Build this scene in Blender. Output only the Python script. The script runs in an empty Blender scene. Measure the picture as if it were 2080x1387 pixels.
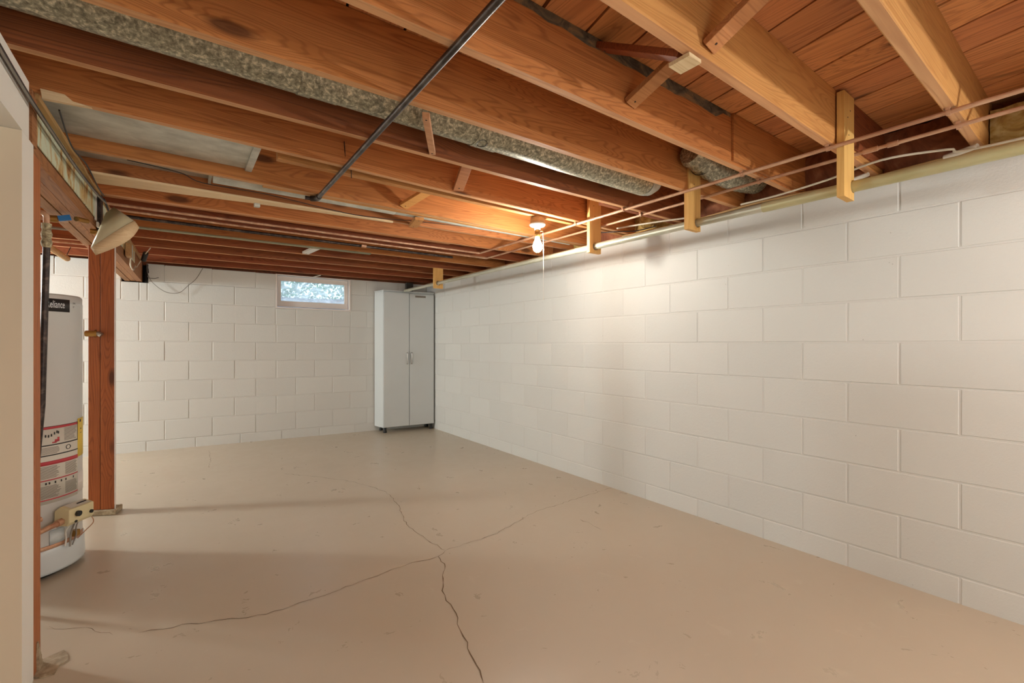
import bpy, bmesh, math, random
from mathutils import Vector, Matrix
random.seed(7)
C = bpy.context.scene.collection
H0 = 1.12                      # eye height: all z below are written relative to the eye level

# ------------------------------------------------------------------ camera, light, exposure
FPX, YAW = 910.4, 0.6381
cam = bpy.data.cameras.new('camera'); cam_o = bpy.data.objects.new('camera', cam); C.objects.link(cam_o)
cam.sensor_width = 36.0; cam.lens = FPX/2080*36.0; cam.shift_y = 3.44/2080; cam.clip_start = 0.02
cam_o.location = (0, 0, H0); cam_o.rotation_euler = (math.pi/2, 0, -YAW)
bpy.context.scene.camera = cam_o

vs = bpy.context.scene.view_settings
vs.view_transform = 'Standard'; vs.look = 'None'; vs.gamma = 1.0; vs.use_curve_mapping = False
vs.exposure = 0.68

w = bpy.data.worlds.new('sky'); bpy.context.scene.world = w; w.use_nodes = True
bg = w.node_tree.nodes['Background']; bg.inputs[0].default_value = (0.78, 0.88, 1.0, 1); bg.inputs[1].default_value = 2.0

def lamp(name, loc, power, col, rad):
    l = bpy.data.lights.new(name, 'POINT'); l.energy = power; l.color = col; l.shadow_soft_size = rad
    o = bpy.data.objects.new(name, l); o.location = (loc[0], loc[1], loc[2]+H0); C.objects.link(o); return o
WARM = (1.0, 0.86, 0.70)
BULB_STRENGTH = 330
lamp('bulb_light_behind_camera', (2.0, -1.0, 0.55), 35, (0.97, 0.99, 0.99), 0.03)
lamp('bulb_light_left_room', (-3.0, 5.2, 0.52), 190, (0.89, 0.97, 1.0), 0.15)
lamp('fill_behind_camera', (0.5, -1.3, -0.35), 24, (0.80, 0.94, 1.0), 0.45)  # added soft fill out of view, lifts the ambient light

# ------------------------------------------------------------------ mesh helpers
class MB:
    def __init__(s): s.v = []; s.f = []; s.sm = []
    def add(s, vs_, fs, smooth=False):
        b = len(s.v); s.v += [tuple(p) for p in vs_]; s.f += [tuple(b+i for i in f) for f in fs]; s.sm += [smooth]*len(fs)
        return s
    def box(s, x0, x1, y0, y1, z0, z1):
        return s.prism([(x0,y0),(x1,y0),(x1,y1),(x0,y1)], z0, z1)
    def prism(s, pts, z0, z1):
        n = len(pts)
        a = 0.5*sum(pts[i][0]*pts[(i+1)%n][1]-pts[(i+1)%n][0]*pts[i][1] for i in range(n))
        if a < 0: pts = pts[::-1]
        f0 = z0 if callable(z0) else (lambda x,y: z0); f1 = z1 if callable(z1) else (lambda x,y: z1)
        vs_ = [(x,y,f0(x,y)) for x,y in pts]+[(x,y,f1(x,y)) for x,y in pts]
        fs = [tuple(range(n))[::-1], tuple(range(n,2*n))]+[(i,(i+1)%n,n+(i+1)%n,n+i) for i in range(n)]
        return s.add(vs_, fs)
    def frame(s, o, ax, ay, az, pts8):
        o=Vector(o); return [o+ax*p[0]+ay*p[1]+az*p[2] for p in pts8]
    def obox(s, c, ax, ay, az, hx, hy, hz):
        c=Vector(c); ax=Vector(ax).normalized(); ay=Vector(ay).normalized(); az=Vector(az).normalized()
        vs_=[c+ax*(hx*i)+ay*(hy*j)+az*(hz*k) for k in (-1,1) for i,j in ((-1,-1),(1,-1),(1,1),(-1,1))]
        return s.add(vs_, [(3,2,1,0),(4,5,6,7),(0,1,5,4),(1,2,6,5),(2,3,7,6),(3,0,4,7)])
    def bar(s, p, q, w_, t, up=(0,0,1)):
        p=Vector(p); q=Vector(q); d=(q-p).normalized(); u=Vector(up); side=d.cross(u).normalized(); n=side.cross(d).normalized()
        return s.obox((p+q)/2, d, side, n, (q-p).length/2, w_/2, t/2)
    def tube(s, path, r, n=12, caps=True, rr=None):
        P=[Vector(p) for p in path]; m=len(P); rings=[]
        t0=(P[1]-P[0]).normalized(); u=Vector((0,0,1)) if abs(t0.z)<0.9 else Vector((1,0,0))
        nrm=(u-t0*u.dot(t0)).normalized()
        for i in range(m):
            t=(P[min(i+1,m-1)]-P[max(i-1,0)]).normalized()
            nrm=(nrm-t*nrm.dot(t)).normalized(); b=t.cross(nrm); R=rr[i] if rr else r
            rings.append([P[i]+(nrm*math.cos(2*math.pi*k/n)+b*math.sin(2*math.pi*k/n))*R for k in range(n)])
        vs_=[p for ring in rings for p in ring]
        fs=[(i*n+k,i*n+(k+1)%n,(i+1)*n+(k+1)%n,(i+1)*n+k) for i in range(m-1) for k in range(n)]
        s.add(vs_, fs, True)
        if caps:
            s.add(rings[0],[tuple(range(n))[::-1]]); s.add(rings[-1],[tuple(range(n))])
        return s
    def lathe(s, c, prof, n=32, a0=0.0, a1=2*math.pi, smooth=True):
        full=abs(a1-a0-2*math.pi)<1e-6; m=n if full else n+1
        vs_=[(c[0]+r*math.cos(a0+(a1-a0)*k/n), c[1]+r*math.sin(a0+(a1-a0)*k/n), c[2]+z) for r,z in prof for k in range(m)]
        fs=[]
        for i in range(len(prof)-1):
            for k in range(n):
                k2=(k+1)%m
                fs.append((i*m+k,i*m+k2,(i+1)*m+k2,(i+1)*m+k))
        return s.add(vs_, fs, smooth)
    def build(s, name, mat, parent=None, bevel=0, origin=None, rel=True):
        h = H0 if rel else 0
        xs=[p[0] for p in s.v]; ys=[p[1] for p in s.v]; zs=[p[2] for p in s.v]
        o = Vector(origin) if origin else Vector(((min(xs)+max(xs))/2,(min(ys)+max(ys))/2,min(zs)))
        me=bpy.data.meshes.new(name); me.from_pydata([(p[0]-o.x,p[1]-o.y,p[2]-o.z) for p in s.v],[],s.f)
        me.polygons.foreach_set('use_smooth', s.sm); me.update()
        if isinstance(mat,(list,tuple)):
            for m in mat: me.materials.append(m)
        else: me.materials.append(mat)
        ob=bpy.data.objects.new(name, me); C.objects.link(ob)
        wl = o+Vector((0,0,h))
        if parent is not None:
            ob.parent=parent; wl = wl - world_of(parent)
        ob.location=wl
        if bevel:
            b=ob.modifiers.new('bevel','BEVEL'); b.width=bevel; b.segments=2; b.limit_method='ANGLE'; b.angle_limit=0.6
        return ob
def world_of(o):
    v=Vector((0,0,0))
    while o is not None: v=v+o.location; o=o.parent
    return v
def empty(name, loc, rel=True):
    o=bpy.data.objects.new(name,None); o.location=(loc[0],loc[1],loc[2]+(H0 if rel else 0)); o.empty_display_size=0.05; C.objects.link(o); return o
def tag(o, label=None, cat=None, group=None, kind=None):
    if label: o['label']=label
    if cat: o['category']=cat
    if group: o['group']=group
    if kind: o['kind']=kind
    return o
def struct(o): o['kind']='structure'; return o
def arc_path(pts, r=0.03, n=5):
    """polyline with rounded corners"""
    P=[Vector(p) for p in pts]; out=[P[0]]
    for i in range(1,len(P)-1):
        a=(P[i-1]-P[i]); b=(P[i+1]-P[i]); rr=min(r,a.length*.45,b.length*.45)
        p0=P[i]+a.normalized()*rr; p1=P[i]+b.normalized()*rr
        for k in range(n+1):
            t=k/n; out.append(p0*(1-t)**2+P[i]*2*t*(1-t)+p1*t*t)
    out.append(P[-1]); return out
def smooth_path(pts, n=6):
    P=[Vector(p) for p in pts]; out=[]
    for i in range(len(P)-1):
        p0=P[max(i-1,0)];p1=P[i];p2=P[i+1];p3=P[min(i+2,len(P)-1)]
        for k in range(n):
            t=k/n
            out.append(0.5*((2*p1)+(p2-p0)*t+(2*p0-5*p1+4*p2-p3)*t*t+(3*p1-p0-3*p2+p3)*t**3))
    out.append(P[-1]); return out

# ------------------------------------------------------------------ materials
def srgb(r,g,b):
    f=lambda c:(c/255/12.92) if c/255<=0.04045 else ((c/255+0.055)/1.055)**2.4
    return (f(r),f(g),f(b),1)
def newmat(name):
    m=bpy.data.materials.new(name); m.use_nodes=True; nt=m.node_tree; b=nt.nodes['Principled BSDF']; return m,nt,b
def N(nt,t,**kw):
    n=nt.nodes.new(t)
    for k,v in kw.items():
        if k=='op': n.operation=v
        elif isinstance(k,str) and hasattr(n,k): setattr(n,k,v)
    return n
def ramp(nt, stops, src=None):
    r=nt.nodes.new('ShaderNodeValToRGB'); e=r.color_ramp.elements
    while len(e)<len(stops): e.new(0.5)
    for i,(p,c) in enumerate(stops): e[i].position=p; e[i].color=c if len(c)==4 else (*c,1)
    if src is not None: nt.links.new(src, r.inputs[0])
    return r
def math_(nt,op,a,b=None):
    n=nt.nodes.new('ShaderNodeMath'); n.operation=op
    for i,x in enumerate((a,b)):
        if x is None: continue
        if isinstance(x,(int,float)): n.inputs[i].default_value=x
        else: nt.links.new(x,n.inputs[i])
    return n.outputs[0]
def mixc(nt,fac,a,b,blend='MIX'):
    n=nt.nodes.new('ShaderNodeMix'); n.data_type='RGBA'; n.blend_type=blend
    for sock,x in ((n.inputs[0],fac),(n.inputs[6],a),(n.inputs[7],b)):
        if isinstance(x,(int,float,tuple)): sock.default_value=x
        else: nt.links.new(x,sock)
    return n.outputs[2]
def noise(nt, vec, scale, detail=3, rough=0.5, dist=0.0):
    n=nt.nodes.new('ShaderNodeTexNoise'); n.inputs['Scale'].default_value=scale; n.inputs['Detail'].default_value=detail
    n.inputs['Roughness'].default_value=rough; n.inputs['Distortion'].default_value=dist
    if vec is not None: nt.links.new(vec,n.inputs['Vector'])
    return n
def mapping(nt, vec, scale=(1,1,1), rot=(0,0,0), loc=(0,0,0)):
    n=nt.nodes.new('ShaderNodeMapping'); n.inputs['Scale'].default_value=scale; n.inputs['Rotation'].default_value=rot; n.inputs['Location'].default_value=loc
    nt.links.new(vec,n.inputs[0]); return n.outputs[0]
def bump(nt,b,h,strength=0.3,dist=0.01):
    n=nt.nodes.new('ShaderNodeBump'); n.inputs['Strength'].default_value=strength; n.inputs['Distance'].default_value=dist
    nt.links.new(h,n.inputs['Height']); nt.links.new(n.outputs[0],b.inputs['Normal']); return n

def wood(name, base, dark, axis='x', knot=0.5, ring=70, vary=0.25, rough=0.62, stain=0.0, fine=1.0, hue=0.0):
    m,nt,b=newmat(name)
    tc=nt.nodes.new('ShaderNodeTexCoord'); oi=nt.nodes.new('ShaderNodeObjectInfo')
    off=math_(nt,'MULTIPLY',oi.outputs['Random'],37.0)
    cx=nt.nodes.new('ShaderNodeCombineXYZ'); nt.links.new(off,cx.inputs[0]); nt.links.new(off,cx.inputs[1]); nt.links.new(off,cx.inputs[2])
    va=nt.nodes.new('ShaderNodeVectorMath'); va.operation='ADD'; nt.links.new(tc.outputs['Object'],va.inputs[0]); nt.links.new(cx.outputs[0],va.inputs[1])
    V=va.outputs[0]
    st={'x':(.9,14,14),'y':(14,.9,14),'z':(14,14,.9)}[axis]; sf={'x':(2,90,90),'y':(90,2,90),'z':(90,90,2)}[axis]; sk={'x':(1.7,5,5),'y':(5,1.7,5),'z':(5,5,1.7)}[axis]
    # knots
    vor=nt.nodes.new('ShaderNodeTexVoronoi'); vor.inputs['Scale'].default_value=1.0; nt.links.new(mapping(nt,V,sk),vor.inputs['Vector'])
    kd=vor.outputs['Distance']
    kpull=ramp(nt,[(0.0,(1,1,1)),(0.42,(0,0,0))],kd)
    kmask=ramp(nt,[(0.07,(1,1,1)),(0.13,(0,0,0))],kd)
    n1=noise(nt,mapping(nt,V,st),0.6,2,0.5,0.25)
    s=math_(nt,'ADD',n1.outputs[0],math_(nt,'MULTIPLY',kpull.outputs[0],0.16*knot*2))
    rg=math_(nt,'SINE',math_(nt,'MULTIPLY',s,ring*2.6))
    rgr=ramp(nt,[(0.0,(0,0,0)),(0.62,(0.10,)*3),(1.0,(1,1,1))],math_(nt,'ADD',math_(nt,'MULTIPLY',rg,0.5),0.5))
    nf=noise(nt,mapping(nt,V,sf),1.0,3,0.6)
    fr=ramp(nt,[(0.3,(0,0,0)),(0.75,(1,1,1))],nf.outputs[0])
    nb=noise(nt,V,2.2,2,0.5)
    c1=mixc(nt,math_(nt,'MULTIPLY',rgr.outputs[0],0.46),base,dark)
    c2=mixc(nt,math_(nt,'MULTIPLY',fr.outputs[0],0.42*fine),c1,dark)
    light=tuple(min(1,c*1.28) for c in base[:3])+(1,)
    nbr=ramp(nt,[(0.4,(0,0,0)),(0.7,(1,1,1))],nb.outputs[0])
    c3=mixc(nt,math_(nt,'MULTIPLY',nbr.outputs[0],0.30),c2,light)
    kn=tuple(c*0.28 for c in dark[:3])+(1,)
    c4=mixc(nt,math_(nt,'MULTIPLY',kmask.outputs[0],0.8*min(1,knot*1.5)),c3,kn)
    if stain>0:
        ns=noise(nt,mapping(nt,V,{'x':(1.2,3,3),'y':(3,1.2,3),'z':(3,3,1.2)}[axis]),1.6,5,0.65,0.6)
        sr=ramp(nt,[(0.60,(0,0,0)),(0.70,(1,1,1))],ns.outputs[0])
        c4=mixc(nt,math_(nt,'MULTIPLY',sr.outputs[0],stain),c4,srgb(62,36,24))
    # per-board variation
    r2=math_(nt,'FRACT',math_(nt,'MULTIPLY',oi.outputs['Random'],7.31))
    hsv=nt.nodes.new('ShaderNodeHueSaturation'); nt.links.new(c4,hsv.inputs['Color'])
    nt.links.new(math_(nt,'ADD',1.0-vary/2,math_(nt,'MULTIPLY',r2,vary)),hsv.inputs['Value'])
    nt.links.new(math_(nt,'ADD',0.496+hue,math_(nt,'MULTIPLY',oi.outputs['Random'],0.008)),hsv.inputs['Hue'])
    nt.links.new(hsv.outputs[0],b.inputs['Base Color']); b.inputs['Roughness'].default_value=rough
    b.inputs['Specular IOR Level'].default_value=0.3
    bump(nt,b,math_(nt,'ADD',nf.outputs[0],math_(nt,'MULTIPLY',rgr.outputs[0],-0.3)),0.25,0.004)
    return m

def plain(name, col, rough=0.5, metal=0.0, var=0.06, nscale=20, bmp=0.0, spec=0.5):
    m,nt,b=newmat(name)
    tc=nt.nodes.new('ShaderNodeTexCoord'); n=noise(nt,tc.outputs['Object'],nscale,4,0.6)
    lo=tuple(c*(1-var*2) for c in col[:3])+(1,); hi=tuple(min(1,c*(1+var)) for c in col[:3])+(1,)
    nt.links.new(mixc(nt,n.outputs[0],lo,hi),b.inputs['Base Color'])
    b.inputs['Roughness'].default_value=rough; b.inputs['Metallic'].default_value=metal; b.inputs['Specular IOR Level'].default_value=spec
    if bmp: bump(nt,b,n.outputs[0],bmp,0.004)
    return m

def mottled(name, cols, scale, rough=0.5, metal=0.0, stretch=(1,1,1), dist=0.5, bmp=0.1, pos=(0.35,0.5,0.65), spec=0.5, detail=6):
    m,nt,b=newmat(name)
    tc=nt.nodes.new('ShaderNodeTexCoord'); v=mapping(nt,tc.outputs['Object'],stretch)
    n=noise(nt,v,scale,detail,0.65,dist)
    r=ramp(nt,[(p,c) for p,c in zip(pos,cols)],n.outputs[0])
    nt.links.new(r.outputs[0],b.inputs['Base Color']); b.inputs['Roughness'].default_value=rough; b.inputs['Metallic'].default_value=metal
    b.inputs['Specular IOR Level'].default_value=spec
    bump(nt,b,n.outputs[0],bmp,0.004); return m

def block_paint(name, col):
    m,nt,b=newmat(name)
    g=nt.nodes.new('ShaderNodeNewGeometry'); oi=nt.nodes.new('ShaderNodeObjectInfo')
    n=noise(nt,g.outputs['Position'],90,5,0.65); n2=noise(nt,g.outputs['Position'],260,2,0.5); n3=noise(nt,g.outputs['Position'],1.3,3,0.5)
    lo=tuple(c*0.93 for c in col[:3])+(1,)
    c=mixc(nt,n3.outputs[0],lo,col)
    k=math_(nt,'ADD',0.975,math_(nt,'MULTIPLY',oi.outputs['Random'],0.05))
    hsv=nt.nodes.new('ShaderNodeHueSaturation'); nt.links.new(c,hsv.inputs['Color']); nt.links.new(k,hsv.inputs['Value'])
    pit=nt.nodes.new('ShaderNodeTexVoronoi'); pit.inputs['Scale'].default_value=16; nt.links.new(g.outputs['Position'],pit.inputs['Vector'])
    pm=ramp(nt,[(0.035,(1,1,1)),(0.06,(0,0,0))],pit.outputs['Distance'])
    np_=noise(nt,g.outputs['Position'],3.1,2); pg=ramp(nt,[(0.56,(0,0,0)),(0.60,(1,1,1))],np_.outputs[0])
    pmf=math_(nt,'MULTIPLY',pm.outputs[0],pg.outputs[0])
    c5=mixc(nt,math_(nt,'MULTIPLY',pmf,0.35),hsv.outputs[0],srgb(120,112,100))
    nt.links.new(c5,b.inputs['Base Color']); b.inputs['Roughness'].default_value=0.5; b.inputs['Specular IOR Level'].default_value=0.35
    h=math_(nt,'ADD',math_(nt,'ADD',n.outputs[0],math_(nt,'MULTIPLY',n2.outputs[0],0.4)),math_(nt,'MULTIPLY',pmf,-0.8))
    bump(nt,b,h,0.30,0.004); return m

M={}
M['joist']=wood('joist_wood',srgb(196,126,70),srgb(124,64,32),'x',0.65)
M['joist_light']=wood('joist_wood_light',srgb(202,146,84),srgb(160,100,50),'x',0.5)
M['joist_dark']=wood('joist_wood_dark',srgb(150,84,46),srgb(88,42,22),'x',0.5)
M['plank']=wood('plank_wood',srgb(222,152,96),srgb(146,82,46),'y',0.85,ring=40,vary=0.30,stain=0.55)
M['beam']=wood('beam_wood',srgb(172,120,76),srgb(116,72,42),'y',0.3)
M['post']=wood('post_wood',srgb(172,92,48),srgb(106,48,22),'z',0.8,ring=50)
M['stud']=wood('stud_wood',srgb(196,126,76),srgb(140,80,44),'z',0.5)
M['hanger']=wood('new_pine',srgb(226,180,108),srgb(205,146,78),'z',0.1,ring=30,vary=0.05)
M['sawn']=wood('lit_sawn_edge',srgb(210,158,112),srgb(172,116,76),'x',0.2,ring=30)  # sawn wood made paler: light bounced off the floor put into its colour
M['brace']=wood('brace_wood',srgb(196,134,84),srgb(150,90,50),'x',0.2)
M['pale']=wood('pale_pine',srgb(232,205,164),srgb(210,174,128),'x',0.15,vary=0.05)
M['tan']=wood('tan_board',srgb(190,150,98),srgb(140,100,60),'y',0.2)
M['wall']=block_paint('white_block_paint',srgb(212,211,204))
M['mortar']=block_paint('painted_mortar',srgb(210,208,201))
M['drywall']=plain('painted_drywall',srgb(236,231,221),0.7,0,0.02,6,0.05)
M['drywall_beige']=plain('beige_drywall',srgb(226,210,184),0.7,0,0.02,5,0.05)
M['galv']=mottled('galvanised_duct',[srgb(112,108,92),srgb(162,158,136),srgb(226,218,192)],75,0.40,0.40,(1,1,1),0.35,0.06,(0.36,0.52,0.66))
M['galv_clean']=mottled('sheet_metal',[srgb(172,174,164),srgb(192,194,184),srgb(210,212,202)],9,0.42,0.25,(0.8,1.4,1.4),0.3,0.04)
M['steel']=mottled('steel_pipe',[srgb(70,64,62),srgb(88,82,80),srgb(112,106,102)],14,0.34,0.8,(1,1,1),0.3,0.05)
M['iron']=mottled('black_iron',[srgb(36,30,28),srgb(58,48,44),srgb(92,78,70)],30,0.42,0.5)
M['copper']=mottled('copper_pipe',[srgb(168,118,90),srgb(196,150,118),srgb(214,178,148)],12,0.40,0.25,(1,0.3,1),0.3,0.03)
M['rod']=mottled('rod_metal',[srgb(168,164,142),srgb(190,188,168),srgb(206,204,190)],5,0.35,0.35,(1,0.3,1),0.3,0.02)
M['cab']=plain('cabinet_grey',srgb(202,206,204),0.42,0,0.03,3)
M['cab_edge']=plain('cabinet_dark_edge',srgb(60,58,56),0.6)
M['chrome']=plain('brushed_metal',srgb(170,166,160),0.3,0.8)
M['black']=plain('black_plastic',srgb(26,25,25),0.5)
M['dark_hole']=plain('recess_shade',srgb(28,22,20),0.95)  # near-black: shade of the pocket and board gaps put into the colour
M['white_plastic']=plain('white_plastic',srgb(226,220,208),0.4)
M['cream']=plain('cream_plastic',srgb(216,202,158),0.4,0,0.03)
M['cable_white']=plain('white_cable',srgb(214,204,184),0.5)
M['cable_tan']=plain('tan_cable',srgb(176,140,90),0.6)
M['cable_black']=plain('black_cable',srgb(34,32,34),0.4)
M['cable_grey']=plain('grey_cable',srgb(128,122,112),0.5)
M['heater']=plain('heater_enamel',srgb(204,202,197),0.3,0.1,0.02,4)
M['heater_light']=plain('heater_enamel_light',srgb(206,212,212),0.35,0.05,0.02,4)
M['label_white']=plain('label_paper',srgb(214,208,194),0.55,0,0.03,30)
M['label_red']=plain('label_red',srgb(190,62,70),0.5)
M['label_yellow']=plain('label_yellow',srgb(232,198,66),0.5)
M['label_black']=plain('label_black',srgb(40,36,36),0.5)
M['text_grey']=plain('label_text_grey',srgb(128,118,106),0.6)
M['text_white']=plain('lettering_white',srgb(232,232,232),0.5)
M['foam']=mottled('fibreglass',[srgb(150,112,62),srgb(196,164,92),srgb(222,204,140)],14,0.95,0,(1,1,1),0.8,0.5)
M['kraft']=mottled('kraft_paper',[srgb(110,60,36),srgb(146,88,56),srgb(176,120,84)],5,0.8,0,(1,1,1),1.2,0.5)
M['blue']=plain('blue_valve',srgb(40,116,180),0.4)
M['brass']=plain('brass',srgb(170,128,66),0.35,0.7)
M['corroded']=mottled('corroded_fitting',[srgb(96,74,54),srgb(160,148,116),srgb(206,196,160)],60,0.8,0.1)
M['lime']=mottled('stained_sheet',[srgb(150,92,40),srgb(196,164,104),srgb(206,212,186)],7,0.6,0.0,(1,1.2,0.55),0.9,0.1,(0.38,0.46,0.53))
M['window_paint']=plain('window_paint',srgb(226,216,208),0.5,0,0.02)
M['grout']=mottled('rough_concrete',[srgb(140,124,98),srgb(168,150,122),srgb(190,174,146)],30,0.9,0,(1,1,1),0.8,0.6)
M['leaf']=mottled('shrub_leaf',[srgb(70,120,80),srgb(120,165,120),srgb(170,205,170)],9,0.6)
M['well']=mottled('window_well_steel',[srgb(120,126,134),srgb(150,158,166),srgb(176,184,190)],6,0.5,0.2)
M['gravel']=mottled('gravel',[srgb(110,112,120),srgb(150,152,158),srgb(186,188,192)],30,0.9)
M['plasticsheet']=plain('plastic_sheeting',srgb(214,204,170),0.3)

# floor paint
def floor_mat():
    m,nt,b=newmat('tan_floor_paint')
    g=nt.nodes.new('ShaderNodeNewGeometry'); P=g.outputs['Position']
    n1=noise(nt,P,0.9,4,0.55,0.3); n2=noise(nt,P,7,5,0.7,0.5); n3=noise(nt,P,60,3,0.6)
    c=mixc(nt,n1.outputs[0],srgb(184,170,148),srgb(201,188,166))
    sc=ramp(nt,[(0.62,(0,0,0)),(0.72,(1,1,1))],n2.outputs[0])
    c=mixc(nt,math_(nt,'MULTIPLY',sc.outputs[0],0.22),c,srgb(214,204,184))
    v=nt.nodes.new('ShaderNodeTexVoronoi'); v.inputs['Scale'].default_value=5.5; nt.links.new(P,v.inputs['Vector'])
    sp=ramp(nt,[(0.008,(1,1,1)),(0.016,(0,0,0))],v.outputs['Distance'])
    c=mixc(nt,math_(nt,'MULTIPLY',sp.outputs[0],0.75),c,srgb(84,66,46))
    nt.links.new(c,b.inputs['Base Color'])
    rr=ramp(nt,[(0.3,(0.26,)*3),(0.7,(0.38,)*3)],n2.outputs[0]); nt.links.new(rr.outputs[0],b.inputs['Roughness'])
    b.inputs['Specular IOR Level'].default_value=0.65
    bump(nt,b,math_(nt,'ADD',math_(nt,'MULTIPLY',n2.outputs[0],0.6),math_(nt,'MULTIPLY',n3.outputs[0],0.12)),0.18,0.006)
    return m
M['floor']=floor_mat()

# ------------------------------------------------------------------ the setting
XR=2.706
def YB(x): return 5.817-0.0768*x
def ZF(x,y): return -1.095-0.0115*x
fl=MB(); nx,ny=12,14
X0,X1,Y0,Y1=-3.6,2.72,-2.6,6.3
fl.add([(X0+(X1-X0)*i/nx,Y0+(Y1-Y0)*j/ny,ZF(X0+(X1-X0)*i/nx,0)) for j in range(ny+1) for i in range(nx+1)],
       [(j*(nx+1)+i,j*(nx+1)+i+1,(j+1)*(nx+1)+i+1,(j+1)*(nx+1)+i) for j in range(ny) for i in range(nx)])
floor=struct(fl.build('floor',M['floor']))

def unz(u,v):                                   # photo pixel -> point on the floor
    c,s=math.cos(YAW),math.sin(YAW); z=-1.10
    for _ in range(4):
        fw=-FPX*z/(v-696.94); r=(u-1040)*fw/FPX; x=r*c+fw*s; y=fw*c-r*s; z=ZF(x,y)
    return x,y
def crack(pts, wd, name='crack'):
    rnd=random.Random(int(pts[0][0]*13+pts[0][1]))
    P=[Vector((*unz(*p),0)) for p in pts]; Q=[P[0]]
    for a,b in zip(P,P[1:]):
        n=max(2,int((b-a).length/0.028)); d=(b-a); s_=Vector((-d.y,d.x,0)).normalized()
        for k in range(1,n+1):
            j=0 if k==n else rnd.uniform(-1,1)*0.0085
            Q.append(a+d*(k/n)+s_*j)
    mb=MB(); L=[];R=[]
    for i,q in enumerate(Q):
        t=(Q[min(i+1,len(Q)-1)]-Q[max(i-1,0)]).normalized(); n_=Vector((-t.y,t.x,0)); ww=wd*.8*rnd.uniform(0.3,1.2)
        if i in (0,len(Q)-1): ww=wd*0.1
        L.append(q+n_*ww/2);R.append(q-n_*ww/2)
    vs_=[(p.x,p.y,ZF(p.x,p.y)+0.0008) for p in L]+[(p.x,p.y,ZF(p.x,p.y)+0.0008) for p in R]; m=len(Q)
    mb.add(vs_,[(m+i,m+i+1,i+1,i) for i in range(m-1)])
    return mb.build(name,M['crack'],floor)
M['crack']=plain('crack_brown',srgb(118,98,74),0.9)  # darker brown of the floor cracks and scuff
crack([(905,1118),(868,1097),(838,1074),(820,1058),(812,1030),(795,1010),(785,1000),(765,992),(742,985),(700,975),(640,968),(575,962)],0.004)
crack([(905,1118),(950,1103),(1010,1084),(1045,1062),(1090,1038),(1130,1026),(1180,1010),(1245,990)],0.004)
crack([(905,1118),(890,1130),(903,1145),(900,1175),(898,1200),(906,1220),(930,1255),(935,1280),(950,1305),(962,1340),(975,1362),(982,1387)],0.0055)
crack([(890,1130),(850,1140),(800,1155),(740,1178),(690,1198),(640,1215),(590,1232),(540,1248),(470,1256),(420,1264),(370,1268),(330,1278),(280,1286)],0.0042)
crack([(100,1272),(130,1278),(175,1274),(230,1290)],0.003)
crack([(1178,1055),(1200,1064),(1222,1076)],0.005,'scuff_mark')
crack([(425,915),(428,935),(424,950)],0.003)

# concrete block walls -------------------------------------------------
BH,BL=0.2032,0.4064
def block_mesh(L,Hh,axis,depth=0.03,g=0.0034,ch=0.0030):
    """block facing -x (axis 'r') or -y (axis 'b'), local origin at its lower left front joint centre"""
    a0,a1,b0,b1=g,L-g,g,Hh-g
    def P(a,b,d): return (d,a,b) if axis=='r' else (a,d,b)
    o=[P(a,b,ch) for a,b in ((a0,b0),(a1,b0),(a1,b1),(a0,b1))]
    i=[P(a,b,0) for a,b in ((a0+ch,b0+ch),(a1-ch,b0+ch),(a1-ch,b1-ch),(a0+ch,b1-ch))]
    k=[P(a,b,depth) for a,b in ((a0,b0),(a1,b0),(a1,b1),(a0,b1))]
    fs=[(4,5,6,7)]+[(j,(j+1)%4,4+(j+1)%4,4+j) for j in range(4)]+[(8+j,8+(j+1)%4,(j+1)%4,j) for j in range(4)]
    if axis=='r': fs=[f[::-1] for f in fs]
    return o+i+k,fs
cache={}
def add_block(parent,axis,a,zc,L,Hh,depth):
    key=(axis,round(L,3),round(Hh,3))
    if key not in cache:
        v,f=block_mesh(L,Hh,axis,depth); me=bpy.data.meshes.new('block'); me.from_pydata(v,[],f); me.materials.append(M['wall']); me.update(); cache[key]=me
    ob=bpy.data.objects.new('block',cache[key]); C.objects.link(ob); ob.parent=parent
    j=random.uniform(-0.0008,0.0008)
    if axis=='r': wl=Vector((XR+j,a,zc+H0-0.003*(a+L/2)))
    else:
        wl=Vector((a,YB(a)+j,zc+H0-0.0109*(a+L/2))); ob.rotation_euler=(0,0,math.atan(-0.0768))
    ob.location=wl-world_of(parent)
    return ob
TOPR=0.797
# right wall
wr=MB()
wr.box(XR+0.0027,XR+0.20,-2.6,5.9,lambda x,y:-1.16,TOPR-0.006)
wall_r=struct(wr.build('wall_right',M['mortar']))
z0=0.0071
for k in range(-5,4):
    za=z0+k*BH; zb=za+BH
    if k==-5: pass
    odd=(k%2==0)                                   # row just above line 0
    # row A (joints 5.0757 - i*BL) lies below line 0 (k=-1); row B is shifted half a block
    base=5.0757 if (k%2!=0) else 5.0757-BL/2
    if zb>TOPR: zb=TOPR
    if zb-za<0.03: continue
    i=-2
    while True:
        a=base-(i+1)*BL
        a1=a+BL
        if a1<-0.9: break
        if a<5.62:
            aa1=min(a1,5.62); add_block(wall_r,'r',a,za,aa1-a,zb-za,0.03)
        i+=1
# bottom partial course
za,zb=-1.14,z0-5*BH
for i in range(-2,15):
    a=5.0757-BL/2-(i+1)*BL; a1=min(a+BL,5.62)
    if a<5.62 and a1>-0.9: add_block(wall_r,'r',a,za,a1-a,zb-za,0.03)
# back wall with the window opening
WX0,WX1,WZ0,WZ1=0.886,1.712,0.40,0.80
bw=MB()
def bprism(x0,x1,z0_,z1_,d0=0.0027,d1=0.20):
    bw.prism([(x0,YB(x0)+d0),(x1,YB(x1)+d0),(x1,YB(x1)+d1),(x0,YB(x0)+d1)],z0_,z1_)
BX0,BX1=-3.6,2.75
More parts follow.
